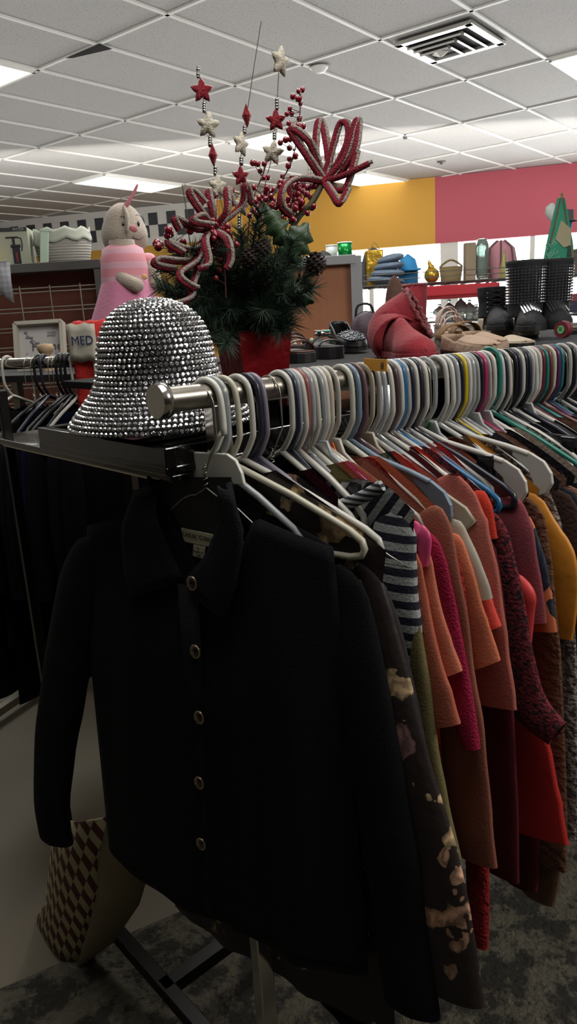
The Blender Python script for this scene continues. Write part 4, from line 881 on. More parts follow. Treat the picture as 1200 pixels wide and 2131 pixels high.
m_ = MB(); m_.tube([(.0, .02, .045), (.03, .02, .047)], .006, 10); m_.build('buckle', CHROME, t)
t, L = shoe('sandal', 'black wedge sandal decorated with turquoise jewelled stones', (648, 741), (795, 758), .22)
sole(L, .040, .032, 'sole', SOLB, t, heel=.008); band(L, .58, .038, .03, .02, 'strap', DKL, t, .03); band(L, .8, .032, .02, .012, 'strap', DKL, t, .03)
jw = MB(); jw.sphere((L * .50, 0, .064), .02, 14, 8, (1.2, 1.2, .35)); jo = jw.build('jewel_plate', mat('silver_ornament', 'a49a90', .35, .8, bump=(60, .5)), t)
for k, (dx, dy) in enumerate(((0, 0), (.018, .012), (-.018, .01), (.016, -.014), (-.016, -.012), (.03, 0))):
    MB().sphere((L * .50 + dx, dy, .071), .0075, 12, 7, (1.25, 1, .5)).build('stone', mat('turquoise' if k % 2 else 'coral_stone', '58a39a' if k % 2 else 'a5604a', .25), jo)
t, L = shoe('ballet_flat', 'black ballet flat with studded heel and toe in front of the red boots', (700, 730), (872, 752), .25, dz=.028)
flat_shoe(t, L, .045, DKL, SOLB, INS, .066, .036, .60, studs=STUD); t.rotation_euler.y = math.radians(5)
m_ = MB(); m_.tube([(.12, -.01, .024), (.15, .008, .026), (.135, -.012, .026)], .0012, 5); m_.build('loop', mat('clear_loop', 'c7b7b0', .3), t)
t, L = shoe('ballet_flat', 'plain black ballet flat under the studded one', (640, 722), (800, 735), .23); flat_shoe(t, L, .042, DKL, SOLB, INS, .03, .02)
# red boots
RSU = mat('red_suede', '86202b', .95, noise_=(14, .25), bump=(160, .3), sheen=.1); RFZ = mat('red_fleece', '98303c', 1., bump=(260, 1.5), sheen=.3)
def boot_upper(parent, path, radii, m, name='shaft', n=22, flat=1.):
    mb = MB(); mb.tube(smooth_path(path, 5), [interp([(i / (len(radii) - 1), v) for i, v in enumerate(radii)], j / ((len(path) - 1) * 5)) for j in range((len(path) - 1) * 5 + 1)], n, caps=False, flat=flat); return mb.build(name, m, parent, solid=.004)
def boot(name, label, hp, tp, L, sh_h, r, m, trim=None, lean=(0, 0), z=None, w=.046, bend=None, group='second hand shoes on the riser board', solem=None, mt=None, top=1.0):
    t, L = shoe(name, label, hp, tp, L, z, 'boot', group)
    sole(L, w * 1.03, .016, 'sole', solem or SOLB, t)
    mb = MB(); rings = []; N = 20
    for i in range(N + 1):
        f = i / N; x = L * (.01 + .98 * f); hw = w * max(foot_w(f), .12); hh = interp([(0, .065), (.12, .085), (.35, .085), (.5, .066), (.7, .05), (.88, .042), (1, .016)], f)
        rings.append([(x, hw * math.cos(a) * (1 if math.sin(a) < 0 else (1 - .3 * math.sin(a) ** 2)), .012 + max(0, math.sin(a)) ** .75 * hh + min(0, math.sin(a)) * .004) for a in [2 * PI * k / 20 for k in range(20)]])
    mb.grid(rings, closed_u=True); mb.cap(rings[0][::-1]); mb.cap(rings[-1]); mb.build('foot', m, t)
    c = L * .24; pth = bend or [(c, 0, .04), (c, 0, .09), (c + lean[0] * .5, lean[1] * .5, .09 + sh_h * .5), (c + lean[0], lean[1], .09 + sh_h)]
    boot_upper(t, pth, [r * .92, r * .9, r * .98, r * top], mt or m)
    if trim:
        P = smooth_path(pth, 5); d = (P[-1] - P[-2]).normalized(); q = d.to_track_quat('Z', 'X'); mb = MB(); ring = []
        for k in range(40): a = 2 * PI * k / 40; v = Vector((math.cos(a) * r * top, math.sin(a) * r * top, .003 * math.sin(k * 2.7))); v.rotate(q); ring.append(P[-1] + v)
        mb.tube(ring, [.006 + .002 * math.sin(k * 4.1) for k in range(40)], 7, closed=True); mb.build('fleece_trim', trim, t)
    return t
tB = boot('boot', 'upright red suede boot with fleece trimmed top behind the slouched one', (862, 690), (992, 726), .24, .145, .062, RSU, RFZ, (-.012, 0), w=.05, solem=RSU)
tA = boot('boot', 'slouched red suede boot with its shaft flopped over in front of the upright one', (812, 742), (905, 752), .235, .1, .066, RSU, RFZ, w=.05, solem=RSU,
          bend=[(.05, 0, .04), (.01, .0, .055), (-.005, .012, .07), (-.005, .04, .085), (.012, .075, .105)])
t, L = shoe('shoe_tree', 'brown pointed shoe sole standing upright behind the red boots', (852, 690), (856, 690), .05, cat='shoe'); o = MB(); pts = [(.030 * math.cos(a) * (1 if math.sin(a) < 0 else 1 - .35 * math.sin(a) ** 2), .10 * math.sin(a)) for a in [2 * PI * k / 28 for k in range(28)]]
p_ = at_d(852, 590, 2.35); t.location = (p_.x, p_.y, BZ); t.rotation_euler = (0, 0, -.1); t.name = 'slipper'; t['label'] = 'brown slipper standing on its heel with rounded toe up behind the red boots'; t.location.x -= .03; t.location.y += .12
m_ = MB(); zz = p_.z - BZ; m_.sphere((0, 0, zz * .55), 1, 18, 12, (.034, .020, zz * .62)); m_.build('upper', mat('brown_suede', '5a4238', .9, bump=(60, .3)), t); m_ = MB(); m_.prism([(x * 1.1, zz * .55 + y * zz * .62 / .1) for x, y in pts], (1, 0, 0), (0, 0, 1), .012, (0, .018, 0)); m_.build('sole', SOLB, t)
# pale shoes
BEI = mat('beige_fabric', '9d8470', .85, bump=(80, .3)); CRM = mat('cream_canvas', 'a89b87', .85, bump=(60, .3)); TAN = mat('tan_fleece', '8a6a48', 1., noise_=(60, .3), bump=(160, 1.2)); PKL = mat('pale_pink_leather', 'b59a90', .6)
for k, (hp, tp, lb, mu, zh, zm, L_) in enumerate((((930, 738), (1010, 744), 'beige canvas slip-on shoe with a rounded toe next to the red boots', BEI, .05, .035, .235), ((975, 728), (1052, 738), 'second beige canvas slip-on shoe lying just right of its twin', BEI, .05, .035, .235),
        ((1000, 700), (1165, 704), 'long cream leather moccasin under the black lace-up boot', CRM, .075, .055, .33), ((1060, 700), (1170, 712), 'cream moccasin with raised heel beneath the rhinestone boots', CRM, .085, .06, .28), ((1035, 716), (1130, 726), 'dark soled cream flat poking out under the long moccasin', CRM, .02, .016, .24))):
    t, L = shoe('slip_on_shoe', lb, hp, tp, L_); flat_shoe(t, L, .045, mu, SOLB, INS, zh, zm, .5)
for hp, tp, lb, m, sc in (((918, 716), (1000, 728), 'tan fleece lined slipper stacked behind the beige slip-ons', TAN, 1.), ((945, 706), (1025, 716), 'second tan fleece slipper resting above the first', TAN, 1.)):
    t, L = shoe('slipper', lb, hp, tp, .24, dz=.0); sole(L, .044, .02, 'sole', mat('grey_sole', '6e655c', .7), t); sole(L * .97, .043, .012, 'fleece_lining', m, t, .02); band(L, .68, .046, .045, .09, 'upper', m, t, .02)
t, L = shoe('sandal', 'pale pink strappy sandal standing behind the tan slippers', (925, 698), (1000, 706), .23); sole(L, .04, .018, 'sole', PKL, t, heel=.03)
for tt, hh in ((.1, .085), (.3, .09), (.5, .07), (.72, .05)): band(L, tt, .04, hh, .03, 'strap', PKL, t, .03, .015)
# black lace-up boot, rhinestone boots
BSU = mat('black_suede', '15151a', .8, bump=(60, .3)); LACE = mat('black_lace', '1d1d22', .7); EYE = mat('eyelet', '7c7c80', .3, .9)
def lace(t, c, r, z0, z1, n):
    mb = MB()
    for k in range(n):
        z = z0 + (z1 - z0) * k / n; mb.tube([(c + r * .9, -.022, z), (c + r * 1.08, 0, z + .006), (c + r * .9, .022, z + .012)], .0025, 6); mb.tube([(c + r * .9, .022, z), (c + r * 1.1, 0, z + .006), (c + r * .9, -.022, z + .012)], .0025, 6)
    mb.build('laces', LACE, t); mb = MB()
    for k in range(n):
        for s_ in (-1, 1): mb.sphere((c + r * .84, s_ * .03, z0 + (z1 - z0) * k / n), .0035, 8, 5)
    mb.build('eyelets', EYE, t)
t = boot('boot', 'black suede lace-up ankle boot on top of the cream moccasin', (1018, 702), (1118, 716), .25, .055, .055, BSU, w=.046); t.location.z += .03; lace(t, .06, .055, .06, .14, 5)
def rstone(t, r, c, z0, z1, lean=0, mt=None):
    mb = MB(); n = 34; rows = int((z1 - z0) / .0085)
    for i in range(rows):
        z = z0 + (z1 - z0) * i / rows; f = (z - z0) / (z1 - z0); rr = r * (1.0 + .04 * f)
        for k in range(n):
            a = 2 * PI * k / n; mb.box((c + rr * math.cos(a), rr * math.sin(a), z), (.0042, .0042, .0042), Euler((.6, .6, a)))
    mb.build('rhinestone_rows', mat('boot_crystal', 'b0b0b4', .2, .9), t, smooth=False)
for k, (hp, tp, lb) in enumerate((((1085, 704), (1165, 722), 'black mid calf boot covered in rows of rhinestones behind the lace-up boot'), ((1140, 700), (1215, 716), 'second rhinestone covered black boot at the right of its pair'))):
    t = boot('boot', lb, hp, tp, .25, .125, .058, BSU, w=.046, top=1.1); t.location.z += .03; rstone(t, .060, .06, .085, .20)
    mb = MB()
    for i in range(12):
        for j in range(7): mb.box((.11 + i * .009, -.024 + j * .008, .088 - i * .0022 - abs(j - 3) * .003), (.004, .004, .004), Euler((.5, .5, 0)))
    mb.build('toe_crystals', mat('boot_crystal', 'b0b0b4', .2, .9), t, smooth=False)
# second rack rail with maroon cap at the right edge
c2 = at_d(1178, 685, 1.95); t = thing('clothes_rack', 'chrome rail end with maroon disc cap and green sticker at the right edge', 'clothes rack', (c2.x, c2.y, 0), (0, 0, -.05))
m_ = MB(); m_.tube([(0, 0, c2.z), (1.2, .0, c2.z)], .016, 20); m_.build('rail', CHROME, t)
m_ = MB(); d_ = (Vector((0, 0, H)) - c2).normalized(); m_.tube([(-.018, -.012, c2.z), (-.01, -.006, c2.z), (0, 0, c2.z)], [.0215, .0225, .021], 28); ec = m_.build('end_cap', mat('maroon_plastic', '6b2a33', .4), t)
m_ = MB(); m_.tube([(-.0195, -.0130, c2.z), (-.0183, -.0122, c2.z)], .0105, 24); so = m_.build('price_sticker', mat('green_sticker', '6cc277', .6), ec)
text('HALF\nOFF', so, (-.0202, -.0135, c2.z + .002), (PI / 2, 0, -PI / 2 + math.atan2(.012, .018)), .0055, INK)
m_ = MB(); m_.bar((1.1, 0, c2.z), (1.1, 0, .02), .03); m_.build('post', CHROME, t, smooth=False); m_ = MB(); m_.bar((1.1, -.3, .03), (1.1, .3, .03), .04); m_.build('base_bar', CHROME_D, t, smooth=False)
# ------------------------------------------------------------------ RACK BEHIND ON THE LEFT
R2a = at_z(-260, 768, 1.375); R2b = at_z(262, 748, 1.375); d2 = (R2b - R2a); L2 = d2.length; d2.normalize(); A2 = math.atan2(d2.y, d2.x)
t = thing('clothes_rack', 'second chrome rack at left behind the hat, hung with black clothes', 'clothes rack', (R2a.x, R2a.y, 0), (0, 0, A2))
m_ = MB(); m_.tube([(0, 0, 1.375), (L2, 0, 1.375)], RR, 20); m_.build('rail', CHROME, t)
m_ = MB(); m_.box((L2 / 2 + .05, .33, 1.325), (L2 * 1.0, .5, .02)); m_.build('shelf', BLACKMAT, t, smooth=False)
for x in (.05, L2 - .03):
    m_ = MB(); m_.bar((x, 0, 1.36), (x, 0, .05), .03); m_.build('post', CHROME_D, t, smooth=False)
    m_ = MB(); m_.bar((x, .56, 1.33), (x, .56, .05), .03); m_.build('post', CHROME_D, t, smooth=False); m_ = MB(); m_.bar((x, -.1, .045), (x, .66, .045), .03); m_.build('base_bar', CHROME_D, t, smooth=False)
def rail2(u): return (R2a + d2 * (L2 * u) + Vector((0, 0, .0)), A2 - PI / 2)
def rail2px(px): 
    for k in range(400):
        p = R2a + d2 * (L2 * k / 400)
        v = Vector(p) - Vector((0, 0, H)); cx_ = sum(ROT[i][0] * v[i] for i in range(3)); cz_ = sum(ROT[i][2] * v[i] for i in range(3))
        if CX + F * cx_ / cz_ >= px: return k / 400
    return 1.
for i, (px, kind, col, W, lb) in enumerate(((15, 'tube', 'd6d4c6', .19, 'white tubular hanger at the far left of the back rail'), (60, 'wire', 'wire', .19, 'thin wire hanger first beside the leftmost white one on the back rail'), (72, 'wire', 'wire', .19, 'thin wire hanger over the black velvet top on the back rail'), (82, 'tube', '17171b', .19, 'black tubular hanger in the middle of the back rail'),
        (92, 'tube', '2a2540', .19, 'dark violet hanger in the middle of the back rail'), (108, 'wire', 'wire', .19, 'silver wire hanger past the middle of the back rail'), (116, 'wire', 'wire', .19, 'silver wire hanger ahead of the black bunch on the back rail'), (126, 'tube', '121216', .19, 'black hanger first of the bunch on the back rail'), (134, 'tube', '141418', .19, 'black hanger second of the bunch on the back rail'),
        (142, 'tube', '18181d', .19, 'black hanger third of the bunch beside the red cloth'), (156, 'tube', 'cfcdc2', .19, 'pale hanger beside the red MED marker'), (205, 'tube', 'd3d1c8', .19, 'white hanger partly hidden by the rhinestone hat'))):
    hanger(kind, col, rail2px(px), lb, W, R_.uniform(-6, 10), rail=rail2, group='hangers on the back rail')
for i, (px, c, nm, L_) in enumerate(((-70, '101114', 'dress', .95), (-35, '0c0c0f', 'coat', 1.0), (0, '0b0b0e', 'coat', .98), (24, '141519', 'top', .8), (48, '0a0a0d', 'coat', .98), (70, '0d0e12', 'blouse', .7), (88, '0b0c10', 'dress', .9), (106, '0a0b12', 'dress', .95), (124, '0c0c10', 'coat', .9), (146, '0a0f26', 'dress', .8), (172, '0d0d11', 'top', .7), (200, '0e0e12', 'coat', .9))):
    pos, rz = rail2(rail2px(px)); gp_ = GP(0, R_.uniform(-5, 12), base=(pos, rz)); kind = nm
    col = 'navy blue' if c == '0a0f26' else 'black'
    garment(nm, ['long black %s at the far left edge of the back rail', 'black %s second on the back rail', 'black %s third on the back rail beside a white hanger', 'black %s with pale lining near the leftmost hangers', 'black %s hanging below the picture frame', 'black velvet %s with a pointed collar under the wire hangers', 'black %s below the wooden knob', 'black %s just right of the wooden knob', 'black %s left of the red cloth', 'dark navy blue %s hanging below the chrome bar', 'black %s hanging under the red MED marker', 'black %s behind the rhinestone hat'][i] % nm,
            kind, gp_, mat('dark_cloth_' + c, c, .95, noise_=(200, .3), bump=(200, .2), spec=.08), .19, L_, .22, .05, slv=([(.19, -.2), (.22, -.4), (.22, -.62)], [.035, .05, .045]), group='dark clothes on the back rail', top=-.13, sth=.045)
# red cloth marker with MED label
pos, rz = rail2(rail2px(172)); q = at_z(180, 757, 1.375)
t = thing('size_marker', 'folded red cloth hung over the back rail with a paper label reading MED', 'size marker', (pos.x + .03, pos.y, 1.375), (0, 0, A2 + .12))
mb = MB(); g = []
for i, (y, z) in enumerate(((-.035, -.24), (-.034, -.12), (-.03, 0), (-.03, .07), (-.02, .10), (0, .105), (.02, .10), (.03, .07), (.03, 0), (.034, -.12), (.036, -.24))): g.append([(-.045 + .10 * k / 8, y + .003 * math.sin(k * 1.4 + i), z + .002 * math.sin(k * 2.)) for k in range(9)])
mb.grid(g); mb.build('cloth', mat('red_cloth', 'b4201c', .85, bump=(60, .5)), t, solid=.006)
mb = MB(); mb.grid([[(-.046 + .086 * k / 6, -.043 + .002 * math.sin(k), .10 - .10 * i / 5 + .003 * math.sin(k * 2)) for k in range(7)] for i in range(6)]); lo = mb.build('paper_label', mat('paper', 'bdb8a8', .85, noise_=(50, .08)), t, solid=.002)
text('MED', lo, (.0, -.0475, .055), (PI / 2, 0, 0), .034, mat('blue_marker', '1c2a5e', .6)); 
# wooden knob hanger top
p = at_d(98, 752, 2.42); t = thing('wooden_knob', 'small round natural wood knob standing behind the back rail before the framed sign', 'wooden knob', (p.x, p.y, 1.335))
MB().lathe([(.018, 0), (.016, .03), (.012, .05), (.022, .060), (.027, .072), (.024, .085), (.0, .088)], 20).build('knob', mat('light_wood', 'a88f70', .6), t)
# framed sign leaning
a, b, c_, d_ = [at_d(*p) for p in ((12, 674, 2.62), (104, 668, 2.62), (126, 745, 2.5), (42, 752, 2.5))]
t = thing('picture_frame', 'white box frame sign with a leaf drawing leaning on the black shelf at left', 'picture frame', tuple((c_ + d_) / 2), (math.radians(-14), math.radians(0), -.02))
wf = (b - a).length; t.location.z = 1.337
WFm = mat('white_frame', 'a9a498', .6)
for A_, B_ in (((-wf / 2, 0, 0), (-wf / 2, 0, wf)), ((wf / 2, 0, 0), (wf / 2, 0, wf)), ((-wf / 2, 0, 0), (wf / 2, 0, 0)), ((-wf / 2, 0, wf), (wf / 2, 0, wf))): m_ = MB(); m_.bar(A_, B_, .012, .035, up=(0, 1, 0)); m_.build('frame_side', WFm, t, smooth=False)
m_ = MB(); m_.box((0, .012, wf / 2), (wf, .004, wf)); pn = m_.build('panel', mat('sign_panel', 'aca8a6', .7), t, smooth=False)
text('Home', pn, (.02, .008, wf * .50), (PI / 2, 0, 0), .042, mat('grey_ink', '4f4b48', .8))
text('HOME\nSWEET', pn, (.038, .008, wf * .76), (PI / 2, 0, 0), .010, mat('grey_ink', '4f4b48', .8))
mb = MB()
for k in range(16):
    f = k / 16; x, z = -.05 + .075 * f, wf * .78 - .08 * f
    mb.sphere((x + .006 * math.sin(k * 2.4), .008, z + .006 * math.cos(k * 2.4)), .006, 8, 4, (1, .1, .6), Euler((0, k, 0)))
mb.tube([(-.055, .008, wf * .82), (.0, .008, wf * .5), (.04, .008, wf * .25)], .0008, 4); mb.tube([(.05 * math.cos(a_) , .008, .06 + .05 * math.sin(a_)) for a_ in [PI + k * PI / 12 for k in range(13)]], .0009, 4); mb.build('leaf_drawing', mat('grey_ink2', '6b6a6c', .8), pn)
# ------------------------------------------------------------------ LEFT SHELF UNIT
Z3 = 3.05
def quad(x0, y0, x1, y1, Z): a = at_d(x0, y1, Z); b = at_d(x1, y1, Z); c = at_d(x0, y0, Z); return (a + b) / 2, (b - a).length, (c - a).z
ul = at_d(-120, 560, Z3); ur = at_d(222, 548, Z3); zt_ = (at_d(110, 545, Z3)).z; wU = (ur - ul).length; uA = math.atan2(ur.y - ul.y, ur.x - ul.x)
GRY = mat('grey_laminate', '5f5f5c', .55); 
t = thing('shelf_unit', 'grey framed shelving unit with reddish brown back and white wire grid at left', 'shelf unit', ((ul.x + ur.x) / 2, (ul.y + ur.y) / 2, 0), (0, 0, uA))
m_ = MB(); m_.box((0, .22, zt_ - .02), (wU, .5, .035)); m_.build('top', GRY, t, smooth=False, bevel=.002)
for s in (-1, 1): m_ = MB(); m_.box((s * (wU / 2 - .025), .22, (zt_ - .04) / 2), (.05, .5, zt_ - .04)); m_.build('side_panel', GRY, t, smooth=False)
m_ = MB(); m_.box((0, .1, zt_ / 2), (wU - .1, .02, zt_ - .06)); m_.build('back_panel', mat('brown_panel', '6c3d2f', .8, pat=p_wood(hx('7b4a38')), bump=(200, .3)), t, smooth=False)
m_ = MB(); WG = mat('white_wire', 'a39c90', .4)
for k in range(9):
    z = zt_ - .10 - k * .078 * 1.0
    for dz in (0, -.016): m_.tube([(-wU / 2, -.01, z + dz), (wU / 2, -.01, z + dz)], .0028, 6)
x = -wU / 2 + .06
while x < wU / 2: m_.tube([(x, -.015, zt_ - .09), (x, -.015, zt_ - .8)], .0028, 6); x += .125
m_.build('wire_grid', WG, t)
# things on the unit
def stand(x0, x1, ybot, Z, ztop=None): return at_d((x0 + x1) / 2, ybot, Z)
p = at_d(38, 539, Z3 + .15); sc = (Z3 + .15) / F
t = thing('box', 'tall pale cardboard box printed with a black hand pump on the grey shelf top', 'box', (p.x, p.y, zt_), (0, 0, .12)); bw, bh = 62 * sc, 74 * sc
m_ = MB(); m_.box((0, 0, bh / 2), (bw, .13, bh)); m_.build('carton', mat('pale_card', 'a6aa98', .7), t, smooth=False, bevel=.001)
m_ = MB(); m_.box((0, -.0655, bh * .95), (bw * .98, .002, bh * .1)); hb3 = m_.build('header_band', mat('dark_band', '32343a', .6), t, smooth=False)
text('INTEX', hb3, (.03, -.068, bh * .95), (PI / 2, 0, 0), .016, mat('band_text', 'a9a99f', .6))
PM = mat('pump_print', '23222a', .7); m_ = MB()
m_.box((.01, -.0665, .042), (.03, .002, .07)); m_.box((.01, -.0665, .08), (.04, .002, .012)); m_.box((.004, -.0665, .10), (.01, .002, .03)); m_.box((-.002, -.0665, .115), (.05, .002, .006)); m_.tube([(.022, -.0665, .115), (.036, -.0665, .11), (.038, -.0665, .085), (.033, -.0665, .06)], .0022, 5); m_.build('pump_picture', PM, t, smooth=False)
m_ = MB(); m_.box((.01, -.068, .035), (.008, .001, .04)); m_.build('pump_stripe', mat('pump_red', '7d2b33', .7), t, smooth=False)
p = at_d(2, 540, Z3 + .1); t = thing('box', 'bright yellow box cut by the left edge beside the pump box', 'box', (p.x - .03, p.y - .05, zt_), (0, 0, 0)); m_ = MB(); m_.box((0, 0, .035), (.06, .08, .07)); m_.build('carton', mat('yellow_card', 'c9a52a', .7), t, smooth=False, bevel=.001); m_ = MB(); m_.box((0, 0, .072), (.05, .07, .004)); m_.build('lid', mat('yellow_card2', 'd8bb55', .7), t, smooth=False)
p = at_d(135, 539, Z3 + .18); t = thing('basket', 'white woven fabric basket with a draped cloth liner on the grey shelf top', 'basket', (p.x, p.y, zt_), (0, 0, 0)); MBK = mat('white_weave', 'a39f98', .9, wave=('Z', 28, .6), noise_=(14, .12))
bw = 116 * sc / 2
MB().lathe([(bw * .78, 0), (bw * .92, .02), (bw, .07), (bw * 1.02, .13), (bw * .98, .13), (bw * .9, .02), (0, .015)], 28, sy=.62).build('body', MBK, t)
mb = MB(); g = []
for i in range(5): g.append([(bw * (1.0 + .04 * (i > 2)) * math.cos(2 * PI * k / 30), bw * .64 * math.sin(2 * PI * k / 30) * (1.03 + .01 * i), .145 - .012 * i + .008 * math.sin(k * 1.9) - (.02 * max(0, math.sin(k * .42)) if i > 2 else 0)) for k in range(30)])
mb.grid(g, closed_u=True); mb.build('liner', mat('liner_cloth', 'b3b8ab', .9), t, solid=.003)
p = at_d(84, 545, Z3 + .02); t = thing('paper_bag', 'pale green folded paper packet leaning between pump box and basket', 'packet', (p.x, p.y + .05, zt_), (0, math.radians(8), .3)); m_ = MB(); m_.box((0, 0, .065), (.035, .02, .13)); m_.build('packet', mat('pale_green_paper', 'a9bda9', .7), t, smooth=False, bevel=.003); m_ = MB(); m_.box((0, 0, .134), (.037, .022, .008)); m_.build('fold', mat('pale_green_paper', 'a9bda9', .7), t, smooth=False)
p = at_d(6, 545, Z3 - .25); t = thing('bunting_flag', 'pointed blue grey fabric bunting flag at the left edge over the brown panel', 'bunting', (p.x, p.y, p.z)); s3 = (Z3 - .25) / F
m_ = MB(); m_.grid([[(-.05 * s3 / s3, 0, 0), (-.03, 0, 0), (14 * s3, .002, 0)], [(-.05, 0, -.06), (-.03, 0, -.06), (11 * s3, .002, -.07)], [(-.05, 0, -.1), (-.02, 0, -.12), (11 * s3, .003, -84 * s3)]]); m_.build('cloth', mat('bunting', '84868c', .9, pat=p_gingham(hx('9a9ca2'), .02)), t, solid=.002); m_ = MB(); m_.tube([(-.3, -.002, .002), (.03, -.002, .002)], .0015, 5); m_.build('cord', WG, t)
# dark ledge and plush toy
PZ = 2.75; q = at_d(272, 678, PZ); s4 = PZ / F
t = thing('display_case', 'low black display case holding the plush toy at left', 'display case', (q.x + .02, q.y, 0), (0, 0, 0)); m_ = MB(); m_.box((0, .1, (q.z - .02) / 2), (.42, .36, q.z - .02)); m_.build('body', BLACKMAT, t, smooth=False, bevel=.004); m_ = MB(); m_.box((0, .1, q.z - .01), (.44, .38, .02)); m_.build('top', BLACKGLOSS, t, smooth=False, bevel=.004)
PLW = mat('cream_plush', 'a89c8e', .95, bump=(150, .5), sheen=.3); PLP = mat('pink_velour', 'c47a98', .9, noise_=(8, .15), sheen=.3, bump=(100, .3)); PLL = mat('pink_satin_light', 'c99aa8', .7, pat=p_stripes(hx('c9848f'), .05, 'z', .45)); PKE = mat('ear_pink', 'b5707a', .9)
t = thing('plush_toy', 'cream long eared plush toy in a pink striped dress sitting on the display case', 'plush toy', (q.x, q.y, q.z), (0, 0, .35))
def mk(px, py, d=0.): p_ = at_d(px, py, PZ + d) - q; c_, s_ = math.cos(-.35), math.sin(-.35); return Vector((p_.x * c_ - p_.y * s_, p_.x * s_ + p_.y * c_, p_.z))
# skin-like body
mb = MB(); HC = mk(258, 480); rh = 46 * s4
rings = []
for i in range(17):
    th = PI * i / 16; z = -math.cos(th); rr = math.sin(th); wf_ = .96 + .20 * max(0, .3 - z) - .10 * max(0, z); rings.append([HC + Vector((rr * wf_ * rh * math.cos(a), rr * rh * .92 * math.sin(a) - (.018 * max(0, -math.sin(a)) * max(0, 1 - abs(z + .25) * 2)), z * rh * 1.18)) for a in [2 * PI * k / 24 for k in range(24)]])
mb.grid(rings, closed_u=True)
mb.lathe([(.0, .0), (.085, .01), (.09, .08), (.075, .16), (.055, .24), (.045, .30)], 20); body = mb.build('body', PLW, t)
mb = MB(); mb.sphere(HC + Vector((.02, -rh * 1.0, -.004)), .013, 12, 8, (1.2, .8, 1)); mb.build('nose', PKE, t)
for dx, dz in ((-.014, .006), (.042, .010)): mb = MB(); mb.sphere(HC + Vector((dx, -rh * .94, dz + .004)), .0065, 10, 6, (.8, .5, 1.5)); mb.build('eye', MJ, t); mb = MB(); mb.tube([HC + Vector((dx + k_ * .006 - .006, -rh * .86, .032 + dz + .004 * math.sin(k_ * 1.5))) for k_ in range(4)], .0011, 5); mb.build('eyebrow', PM, t)
mb = MB(); mb.tube(smooth_path([HC + Vector((x, -rh * 1.0 + abs(x - .018) * .5, z)) for x, z in ((-.025, -.028), (-.008, -.04), (.018, -.036), (.04, -.04), (.055, -.03))], 4), .0011, 5); mb.tube([HC + Vector((.018, -rh * 1.03, -.012)), HC + Vector((.018, -rh * 1.02, -.036))], .0009, 5); mb.build('mouth', PM, t)
mb = MB(); mb.tube(smooth_path([mk(250, 440, -.03), mk(262, 428, -.05), mk(278, 402, -.05), mk(286, 384, -.05)], 4), [.012, .018, .02, .018, .017, .016, .014, .013, .012, .011, .010, .009, .006], 12, flat=.5); mb.build('ear', PKE, t)
mb = MB(); mb.tube(smooth_path([mk(258, 432, -.06), mk(264, 450, -.085), mk(265, 470, -.09), mk(264, 484, -.09)], 4), [.010, .012, .014, .015, .016, .016, .016, .015, .014, .012, .010, .008, .004], 12, flat=.5); mb.build('ear', PLW, t)
bw_ = MB(); bw_.sphere(mk(290, 462, .03), .03, 12, 8, (.7, .5, 1)); bw_.sphere(mk(299, 486, .03), .028, 12, 8, (.6, .5, 1)); bw_.build('hair_bow', mat('dark_bow', '2b2d33', .6), t)
mb = MB(); hl_ = []
zc = mk(262, 522).z; zw = mk(265, 590).z
mb.lathe([(.052, zc + .012), (.074, zc), (.085, (zc + zw) / 2), (.090, zw)], 24, sy=.8); mb.build('bodice', PLL, t)
g = []
for i in range(8):
    f = i / 7; z = zw * (1 - f) + .004; g.append([(( .088 + .06 * f + .008 * f * math.sin(k * 1.25)) * math.cos(2 * PI * k / 40), (.075 + .05 * f + .008 * f * math.sin(k * 1.25)) * math.sin(2 * PI * k / 40), z) for k in range(40)])
mb = MB(); mb.grid(g, closed_u=True); mb.build('skirt', PLP, t)
for pts, rs in (([mk(226, 540, -.03), mk(232, 562, -.06), mk(255, 580, -.10), mk(285, 594, -.12)], [.024, .026, .024, .024]), ([mk(306, 540, .0), mk(318, 560, -.02), mk(324, 590, -.04)], [.022, .024, .022])):
    mb = MB(); n_ = (len(pts) - 1) * 5 + 1; mb.tube(smooth_path(pts, 5), [interp([(i / (len(rs) - 1), v) for i, v in enumerate(rs)], j / (n_ - 1)) for j in range(n_)], 14); e = pts[-1]; mb.sphere(e, rs[-1] * 1.02, 12, 8); mb.build('arm', PLW, t)
for c_ in ((228, 545, -.03), (308, 545, .0)): mb = MB(); mb.sphere(mk(*c_), .036, 14, 9, (1, 1, .9)); mb.build('puff_sleeve', PLL, t)
mb = MB(); mb.sphere(mk(300, 576, -.11), .010, 10, 6, (1, .5, 1)); mb.build('button_flower', mat('flower_yellow', 'c9a26a', .7), t)
# ------------------------------------------------------------------ MIDDLE DISTANCE
a = at_d(590, 700, 3.4); b = at_d(744, 700, 3.4); zt2 = at_d(700, 538, 3.4).z; wU = (b - a).length; t = thing('shelf_unit', 'wood panelled end of a grey framed unit behind the Christmas arrangement', 'shelf unit', ((a.x + b.x) / 2, (a.y + b.y) / 2, 0), (0, 0, -.05))
m_ = MB(); m_.box((-.0, .25, zt2 / 2), (wU - .04, .5, zt2 - .06)); m_.build('wood_panel', mat('wood_panel', 'a06a48', .6, pat=p_wood(hx('8c5a3c'))), t, smooth=False)
for x in (-wU / 2, wU / 2): m_ = MB(); m_.box((x, .24, zt2 / 2), (.05, .54, zt2)); m_.build('frame_post', mat('grey_trim', '8b8d90', .5), t, smooth=False, bevel=.003)
m_ = MB(); m_.box((0, .24, zt2 - .015), (wU, .545, .04)); m_.build('frame_top', mat('grey_trim', '8b8d90', .5), t, smooth=False, bevel=.003)
def item(name, label, cat, cxp, ybot, Z, group=None, rz=0., z=None):
    p = at_d(cxp, ybot, Z); return thing(name, label, cat, (p.x, p.y, p.z if z is None else z), (0, 0, rz), group), Z / F
